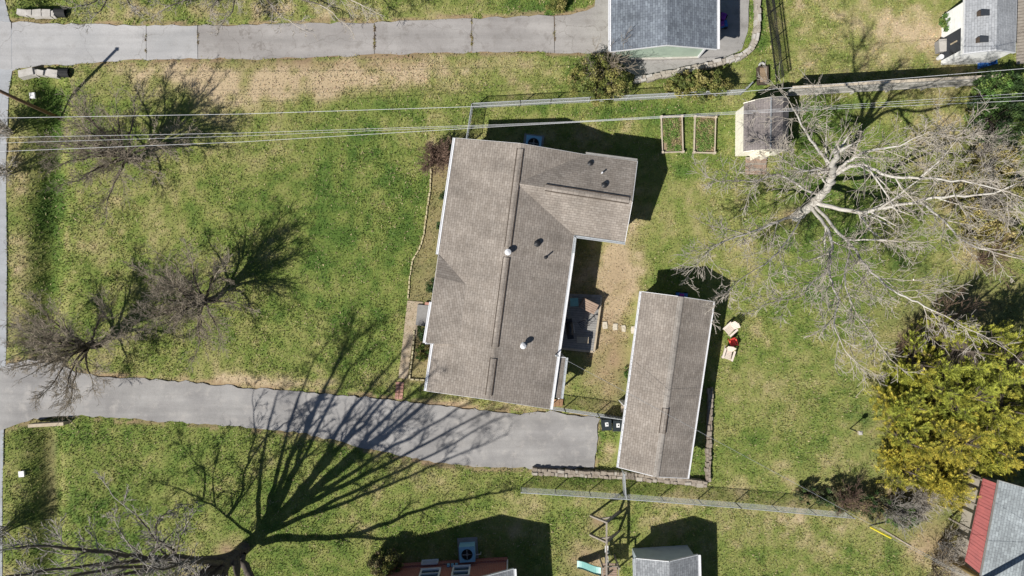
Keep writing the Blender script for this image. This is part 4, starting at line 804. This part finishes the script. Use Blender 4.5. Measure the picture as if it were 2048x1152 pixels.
dense_tree('dense brown bare tree on the front lawn, under the overhead wires', 276, 320, 6.8, 3.7, 3, nl=22)
dense_tree('dense bare tree in the middle of the front lawn', 426, 600, 7.2, 3.1, 4, lean=(.15, .2), nl=20)
dense_tree('dense bare tree beside the ditch, reaching over the smooth driveway', 200, 690, 7.2, 3.2, 5, lean=(.1, .1), nl=20)
def pp(l): return [P(*q) for q in l]
# the big pale tree behind the garage
t = Tree(21, 4, (4, 4, 6, 5, 2), .6, .14, .01, .0105, (.45, 1.0), (.42, .68))
t.limb(pp([(1592, 434, 0), (1618, 415, 2.0), (1648, 385, 4.2), (1662, 358, 6), (1668, 335, 8), (1674, 300, 10.5)]), .31, .12, 1.6, 4, .6)
for pts, r0, kl, kn in (
    ([(1664, 352, 6.2), (1652, 322, 7.2), (1622, 280, 8.5), (1602, 242, 9.6), (1578, 198, 11)], .17, 1.5, 12), ([(1668, 345, 6.5), (1702, 318, 7.6), (1745, 300, 8.6), (1800, 290, 9.6), (1862, 262, 11)], .15, 1.6, 13), ([(1668, 348, 6.3), (1722, 330, 7.5), (1775, 352, 8.4), (1850, 357, 9.5), (1940, 365, 10.5), (2060, 398, 11.5)], .17, 1.8, 17), ([(1840, 357, 9.3), (1885, 315, 10.2), (1925, 265, 11)], .08, 1.3, 8),
    ([(1632, 405, 3.0), (1720, 424, 4.4), (1790, 410, 5.6), (1890, 394, 7.2), (1990, 386, 8.6), (2070, 350, 9.8)], .2, 1.8, 16), ([(1840, 402, 6.2), (1885, 438, 7.4), (1925, 480, 8.4), (1990, 505, 9.2), (2060, 520, 10)], .1, 1.6, 12), ([(1622, 412, 2.6), (1656, 458, 4.2), (1664, 500, 5.2), (1658, 545, 6.2), (1676, 600, 7.4), (1668, 650, 8.2), (1700, 712, 9)], .16, 1.5, 18), ([(1658, 540, 6), (1622, 568, 6.6), (1600, 592, 7.2), (1540, 606, 8)], .07, 1.2, 9),
    ([(1632, 415, 2.8), (1690, 478, 5), (1735, 535, 6.4), (1790, 582, 7.6), (1850, 612, 8.4), (1940, 660, 9.2)], .15, 1.7, 18), ([(1690, 480, 5), (1758, 480, 6.2), (1820, 484, 7.2)], .08, 1.4, 9), ([(1602, 428, 1.8), (1560, 442, 3.4), (1500, 466, 4.8), (1440, 486, 5.8), (1395, 525, 6.4)], .13, 1.5, 15), ([(1640, 392, 3.6), (1600, 372, 4.8), (1556, 350, 5.8), (1500, 362, 6.8), (1436, 362, 7.6)], .11, 1.4, 14), ([(1655, 370, 5), (1630, 345, 6.2), (1590, 335, 7.2), (1545, 300, 8)], .09, 1.2, 10), ([(1700, 500, 5.4), (1690, 560, 6.6), (1710, 620, 7.6), (1760, 690, 8.4)], .08, 1.4, 12), ([(1600, 440, 2.2), (1575, 480, 3.6), (1540, 520, 4.8), (1480, 560, 5.8), (1440, 600, 6.4)], .08, 1.3, 12)):
    t.limb(pp(pts), r0 * .68, .024, kl * 1.65, kn * 1.0, .1)
t.build('bare_tree', 'huge pale barked bare tree spreading over the back lawn', 'tree', P(1592, 434), 'bark_pale', 'twig_pale')
# the big dark tree whose shadow fans across the driveway; limbs as (east, north, up) from its foot
t = Tree(22, 4, (4, 4, 6, 4, 2), .6, .14, .03, .013, (.4, .9)); f = P(488, 1096)
def off(l): return [f + Vector(q) for q in l]
t.limb(off([(0, 0, -.1), (0, 0, 2.5), (.1, 0, 6), (0, 0, 10), (.3, .3, 14.5)]), .42, .06, 2.2, 12, .35)
for k, (sx_, sy_) in enumerate([(560, 780), (640, 700), (745, 670), (830, 720), (900, 770), (1000, 835), (960, 890)]):
    hh_ = 12.5 + (k % 3); lx, ly = ((sx_ - 488 - hh_ * 24.6) / 32, -(sy_ - 1096 + hh_ * 20.5) / 32); z0_ = 1.2 + (k % 5) * .5
    t.limb(off([(0, 0, z0_), (lx * .35, ly * .35, z0_ + (hh_ - z0_) * .3), (lx * .7, ly * .7, z0_ + (hh_ - z0_) * .64), (lx, ly, hh_)]), .17, .04, 1.9, 9, .4)
for l, r0, kl, kn in (([(0, 0, 1.6), (-1.2, -.1, 4), (-2.9, .1, 8), (-4.2, 2.4, 12), (-4.6, 3.4, 15)], .24, 2.2, 14), ([(0, 0, 2), (-.5, .1, 5), (-1.2, .4, 8), (-1.5, 1.8, 11), (-1.4, 3, 15)], .26, 2.2, 14), ([(0, 0, 3.5), (.6, .4, 5.5), (1.2, .75, 7.5), (1.8, 1.1, 10), (2.5, 1.6, 14)], .22, 2.2, 14), ([(0, 0, 3), (1.2, 0, 5.5), (3, .1, 8.5), (5.5, .5, 12.5)], .2, 2.2, 14), ([(0, 0, .8), (1.4, -.9, 2.4), (3.5, -1.8, 4), (6.6, -1.4, 6), (10, -1.3, 7.6)], .24, 1.9, 12), ([(3.5, -1.8, 4), (6, -2.6, 5), (9, -2.4, 6)], .1, 1.4, 7),
    ([(0, 0, 1.2), (-1.0, .9, 4), (-2.0, 2.2, 7), (-2.6, 3.6, 10), (-3.5, 5.2, 13.5)], .2, 2.0, 14), ([(0, 0, 4), (-.2, .9, 7), (.4, 2.0, 10), (.8, 3.2, 14)], .18, 2, 12), ([(0, 0, 4.5), (.8, 1.0, 7.5), (1.6, 2.2, 10.5), (2.8, 3.6, 14)], .16, 2, 12), ([(0, 0, 5), (.4, -.6, 8), (1.5, -.4, 11.5), (3.5, 0, 15)], .16, 2, 10)):
    t.limb(off(l), r0 * 1.15, .05, kl, kn * .8, .4)
for l, r0, kl, kn in (([(470, 1112, 1.2), (420, 1124, 1.9), (300, 1122, 3.2), (165, 1136, 4.6), (60, 1150, 5.5)], .1, 1.5, 12), ([(350, 1120, 2.6), (345, 1100, 3.4), (310, 1078, 4.4), (283, 1041, 5.4), (220, 985, 6.6)], .11, 1.4, 12), ([(310, 1078, 4.4), (316, 1040, 5.2), (345, 1020, 5.8), (372, 1010, 6.3)], .06, 1.0, 7), ([(300, 1122, 3.2), (255, 1085, 4), (230, 1040, 5)], .05, 1.1, 8), ([(240, 1128, 3.9), (200, 1098, 4.8), (140, 1110, 5.6), (60, 1092, 6.4)], .06, 1.2, 9), ([(350, 1120, 2.8), (362, 1070, 4), (390, 1020, 5.2)], .05, 1.0, 7)):
    t.limb(pp(l), r0, .02, kl, kn, .1)
t.build('bare_tree', 'tall dark bare tree casting a fan of branch shadows over the driveway', 'tree', f, 'bark_mid', 'twig_grey')
# low reaching limbs of trees that stand beyond the slab driveway
def edge_tree(label, base, limbs, seed, bm, tm, kl=1.3, kn=10, h=8):
    b = P(*base); t = Tree(seed, 4, (4, 4, 5, 4, 3), .55, .17, .0, .008, (.45, 1.0)); t.limb([b, b + Vector((.1, .2, h * .5)), b + Vector((0, .5, h))], .22, .06, 1.6, 8, .4)
    for l in limbs: t.limb([b + Vector((0, 0, l[0][2]))] + pp(l), .07, .018, kl, kn, .25)
    t.build('bare_tree', label, 'tree', b, bm, tm)
edge_tree('pale bare tree hanging low twigs over the slab driveway', (480, -40), [[(440, -8, 2.0), (420, 20, 2.6)], [(470, 0, 2.2), (445, 45, 2.8)], [(530, -5, 2.2), (560, 30, 2.8), (600, 55, 3.0)], [(560, -15, 2.4), (640, 10, 3.0), (690, 50, 3.2)], [(400, -14, 2.2), (340, 12, 2.8), (310, 30, 3.0)], [(600, -20, 2.4), (700, 0, 3.0), (740, 20, 3.4)]], 31, 'bark_mid', 'twig_pale', 1.2, 12)
edge_tree('small dark bare tree near the headwall beyond the slab driveway', (240, -40), [[(215, -10, 1.8), (202, 20, 2.2), (175, 42, 2.4)], [(200, -5, 2), (150, 15, 2.6)], [(250, -5, 2.2), (270, 20, 2.6)]], 32, 'bark_dark', 'twig_grey', 1.0, 9, 6)
# bare brushy shrubs
def bare_shrub(label, px, py, h, rad, seed, tm, n=16, kn=7, maxl=3):
    b = P(px, py); b.z = float(zg(b.x, b.y)); t = Tree(seed, maxl, (4, 4, 4, 4), .7, .14, .03, .0085, (.35, .9)); r = t.r
    for k in range(n):
        a = r.uniform(0, 6.283); q = rad * r.uniform(.2, 1); e = b + Vector((math.cos(a) * q, math.sin(a) * q, h * r.uniform(.6, 1))); t.limb([b + Vector((math.cos(a) * .15, math.sin(a) * .15, 0)), b.lerp(e, .5) + Vector((0, 0, h * .12)), e], .03, .01, h * .35, kn, .2)
    t.build('bare_shrub', label, 'shrub', b, 'twig_brown', tm)
bare_shrub('pale leafless brush at the road edge under the overhead wires', 22, 265, 2.2, 1.3, 41, 'twig_pale', 22); bare_shrub('pale leafless brush at the road edge below the wires, by the ditch', 20, 345, 1.8, 1.0, 42, 'twig_pale', 16); bare_shrub('dark leafless brush at the road edge near the big dark tree', 14, 1058, 2.4, 1.3, 43, 'twig_grey', 22)
bare_shrub('brown leafless shrub at the front corner of the house', 885, 318, 1.6, 1.15, 44, 'twig_red', 30, 10, 4); bare_shrub('reddish leafless thicket in front of the golden cedars, under the pale tree', 1868, 640, 2.6, 1.7, 45, 'twig_red', 14, 6); bare_shrub('reddish leafless thicket along the cedar shade, beside the lawn', 1795, 700, 2.2, 1.2, 46, 'twig_red', 12, 6)
bare_shrub('pale tangled bramble between the cedars and the wire fence', 1830, 990, 2.0, 1.5, 47, 'twig_pale', 20, 8); bare_shrub('brown leafless brush beside the red tin roof', 1880, 1085, 1.6, 1.4, 48, 'twig_grey', 18, 7); bare_shrub('leafless stems rising from the big leafy shrub at the slab driveway end', 1205, 150, 3.0, 1.5, 49, 'twig_brown', 14, 5)

bare_shrub('brown stems standing in the dark thicket where the long wire fence ends', 1690, 995, 1.8, 1.6, 71, 'twig_red', 18, 7); bare_shrub('grey stems standing in the thicket next to the bramble', 1765, 1008, 2.0, 1.6, 72, 'twig_grey', 18, 7); bare_shrub('pale brush at the lawn edge, beside the ivy thicket', 1945, 310, 2.4, 1.9, 73, 'twig_pale', 22, 8); bare_shrub('pale brush among the yellowish scrub under the pale tree', 1955, 420, 2.4, 1.9, 74, 'twig_pale', 22, 8); bare_shrub('brown brush between the yellowish scrub and the black cedar shade', 1960, 520, 2.2, 1.6, 75, 'twig_red', 14, 6); bare_shrub('dark leafless brush below the red tin roof, beside the utility pole', 1868, 1130, 1.8, 1.3, 76, 'twig_brown', 20, 7)
# leafy shrubs and evergreens: clumps of small leaf faces on real stems
def leafy_shrub(label, px, py, h, rx, ry, seed, cols, n=60, per=160, size=.07, name='shrub', flat=False):
    g = np.random.default_rng(seed); b = P(px, py); b.z = float(zg(b.x, b.y)); t = thing(name, label, 'shrub', b); k = n; a = g.uniform(0, 6.283, k); r = np.sqrt(g.random(k)); z = g.random(k)
    sh = np.sqrt(np.clip(1 - (r * .95) ** 2, .05, 1)); cx = b.x + np.cos(a) * r * rx; cy = b.y + np.sin(a) * r * ry; cz = b.z + h * (.25 + .68 * sh * (z ** .5)) * (1 if not flat else .8)
    s_ = g.uniform(.14, .30, k) * min(rx, ry) ** .5; V, C = leaf_cloud(np.stack([cx, cy, cz], -1), np.stack([s_, s_, s_ * 1.1], -1), per, size, cols, seed + 1)
    npmesh('crown', V, np.arange(len(V)).reshape(-1, 3), 'leaf', t, C); sg = [(b.x + g.normal() * .08, b.y + g.normal() * .08, b.z, x, y, zz, .025, .008) for x, y, zz in zip(cx, cy, cz)]; seg_mesh('trunk', np.array(sg), 5, 'bark_dark', t)
OL = [(.15, .165, .04), (.22, .21, .06), (.1, .125, .03), (.27, .24, .085)]; DG = [(.04, .075, .02), (.06, .1, .026), (.03, .055, .018)]; MG = [(.09, .17, .035), (.14, .2, .045), (.065, .12, .028)]; BR = [(.1, .1, .045), (.15, .12, .06), (.06, .07, .03)]; YS = [(.34, .28, .09), (.26, .23, .07), (.2, .2, .06), (.4, .33, .14)]
leafy_shrub('big olive leaved shrub at the end of the slab driveway', 1192, 175, 2.8, 1.75, 1.5, 51, OL, 90, 170); leafy_shrub('wide olive shrub along the wire fence below the stone kerb', 1390, 182, 2.0, 2.0, .95, 52, OL, 90, 150)
leafy_shrub('dark ivy covered shrub at the end of the tall board fence', 1955, 195, 3.0, 1.6, 1.3, 53, MG + DG, 90, 170); leafy_shrub('dark ivy thicket below the tall board fence end, beyond the pale tree', 1965, 250, 3.2, 1.8, 1.5, 54, DG + DG + MG, 90, 170)
leafy_shrub('low dark thicket where the long wire fence ends', 1668, 990, 1.4, 1.5, .8, 55, BR + DG, 55, 90, .06); leafy_shrub('dark thicket between the wire fence end and the bramble', 1740, 1002, 1.6, 1.5, .9, 56, BR + DG, 55, 100, .06); leafy_shrub('green thicket below the bramble, near the yellow guy guard', 1800, 1025, 1.3, 1.3, .7, 57, MG + BR, 60, 140)
leafy_shrub('small green shrub in the front bed, next to the leafless corner shrub', 893, 396, .8, .38, .35, 58, DG, 14, 120, .05); leafy_shrub('small green shrub in the middle of the front bed', 886, 452, .75, .35, .35, 59, DG, 14, 120, .05); leafy_shrub('rounded dark shrub beside the grey doorstep', 872, 575, 1.0, .5, .5, 60, DG, 22, 150, .05); leafy_shrub('dark green shrub between the doorstep and the front walk', 851, 664, .9, .5, .45, 61, DG, 22, 150, .05); leafy_shrub('yellow green plants in the bed beside the front walk', 845, 705, .45, .4, .5, 62, MG + OL, 18, 120, .05)
leafy_shrub('rounded shrub at the corner of the brick house', 775, 1117, 2.1, .95, .9, 63, OL + BR, 60, 170, .06); leafy_shrub('clipped shrub on the grass at the top of the slab driveway', 1112, 14, .9, .6, .5, 64, OL, 26, 150, .05); leafy_shrub('bright green shrub against the white shed', 1888, 55, .9, .45, .9, 65, MG, 34, 140, .06)
leafy_shrub('olive scrub at the lawn edge under the pale tree', 1965, 330, 1.8, 1.6, 1.2, 66, YS, 70, 140); leafy_shrub('yellowish scrub at the lawn edge above the cedar shade', 1945, 450, 1.6, 1.6, 1.5, 67, YS, 80, 140); leafy_shrub('olive scrub with dry stems beside the dark cedar shade', 1985, 480, 1.5, 1.2, 1.0, 68, YS, 60, 140)
leafy_shrub('yellow scrub far under the pale tree limbs, beside the pale brush', 1990, 395, 1.6, 1.3, 1.2, 70, YS + OL, 60, 130); leafy_shrub('olive ground scrub next to the ivy thicket, under the pale tree', 1900, 385, .7, 1.4, 1.3, 77, YS + OL, 50, 90, .06); leafy_shrub('dark scrub at the foot of the long wire fence end', 1618, 984, 1.1, 1.1, .6, 78, BR + DG, 34, 90, .06); leafy_shrub('green weeds growing against the garage wall under the hose', 1257, 742, .4, .25, .7, 69, MG, 16, 110, .05)

def cedar(label, px, py, h, rad, seed, warm):
    g = np.random.default_rng(seed); b = P(px, py); t = thing('cedar_tree', label, 'tree', b, 0, 'golden green cedars'); n = 330; per = 120
    ns = 9; sa = g.uniform(0, 6.283, ns); sr = rad * np.sqrt(g.random(ns)) * .85; sh = h * (1 - .55 * (sr / rad) ** 1.5) * g.uniform(.75, 1.05, ns); si = g.integers(0, ns, n)
    z = g.random(n) ** .7; a = g.uniform(0, 6.283, n); r = (.62 * (1 - z) ** .7 + .05) * g.uniform(.3, 1.1, n) * (rad / 1.7)
    c = np.stack([b.x + (np.cos(sa) * sr)[si] + np.cos(a) * r, b.y + (np.sin(sa) * sr)[si] + np.sin(a) * r, .3 + z * (sh[si] - .6)], -1)
    ax = np.stack([np.cos(a) * .7, np.sin(a) * .7, g.uniform(.4, 1.0, n)], -1) + g.normal(size=(n, 3)) * .4; ax /= np.linalg.norm(ax, axis=1, keepdims=True); ln = g.uniform(.4, .9, n)
    C = np.repeat(c, per, 0); AX = np.repeat(ax, per, 0); LN = np.repeat(ln, per)[:, None]; N = n * per; f = g.random(N)[:, None] ** .8
    u = np.cross(AX, [0, 0, 1.0]); u /= np.linalg.norm(u, axis=1, keepdims=True) + 1e-9; v = np.cross(AX, u); sd = g.choice([-1, 1], N)[:, None] * u + g.normal(size=(N, 3)) * .28; sd /= np.linalg.norm(sd, axis=1, keepdims=True)
    wdt = .14 * (1 - f) + .015; p = C + AX * LN * f + sd * wdt * g.random(N)[:, None]; dl = AX * .8 + sd * .8 + g.normal(size=(N, 3)) * .15; dl /= np.linalg.norm(dl, axis=1, keepdims=True); pw = np.cross(dl, g.normal(size=(N, 3))); pw /= np.linalg.norm(pw, axis=1, keepdims=True) + 1e-9
    L = g.uniform(.07, .15, N)[:, None]; V = np.stack([p - pw * .0105, p + pw * .0105, p + dl * L], 1)
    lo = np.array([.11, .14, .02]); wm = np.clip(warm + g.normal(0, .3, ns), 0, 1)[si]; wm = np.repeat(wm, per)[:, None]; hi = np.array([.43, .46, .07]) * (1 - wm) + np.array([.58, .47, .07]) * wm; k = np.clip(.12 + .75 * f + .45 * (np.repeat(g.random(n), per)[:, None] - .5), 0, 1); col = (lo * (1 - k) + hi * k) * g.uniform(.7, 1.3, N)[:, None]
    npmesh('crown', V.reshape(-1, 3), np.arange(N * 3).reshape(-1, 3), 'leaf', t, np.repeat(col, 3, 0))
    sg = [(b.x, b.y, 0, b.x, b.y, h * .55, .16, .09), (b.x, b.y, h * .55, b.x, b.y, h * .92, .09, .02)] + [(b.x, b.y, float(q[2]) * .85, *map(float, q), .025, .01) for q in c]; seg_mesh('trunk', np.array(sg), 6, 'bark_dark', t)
for i, (x, y, h, rd, wm, l) in enumerate([(1792, 720, 4.4, 1.6, .3, 'olive green cedar at the lawn edge beside the reddish thicket'), (1782, 800, 4.0, 1.5, .3, 'yellow green cedar at the lawn edge facing the bird feeder'), (1782, 872, 3.6, 1.6, .8, 'golden cedar at the lawn edge beyond the bird feeder'), (1790, 930, 2.8, 1.4, .9, 'low golden cedar beside the dark thicket'), (1850, 690, 7.2, 1.8, .2, 'tall green cedar standing over the black shade'), (1856, 775, 6.2, 1.9, .3, 'tall green cedar in the middle of the cedar clump'), (1862, 862, 5.0, 1.8, .7, 'golden cedar in the middle of the clump, towards the red tin roof'), (1872, 945, 3.6, 1.5, .9, 'golden cedar between the bramble and the red tin roof'), (1925, 705, 8.0, 1.9, .2, 'tall dark green cedar deepest in the clump, beside the black shade'), (1935, 800, 6.0, 1.9, .5, 'yellow green cedar deepest in the clump, behind the red tin roof'), (1940, 885, 4.2, 1.5, .6, 'yellow green cedar right above the red tin roof corner'), (2000, 745, 7.8, 1.9, .3, 'green cedar farthest from the lawn, beside the black shade'), (2010, 845, 5.6, 1.9, .5, 'yellow green cedar farthest from the lawn, above the grey roof')]):
    cedar(l, x, y, h, rd, 80 + i, wm)
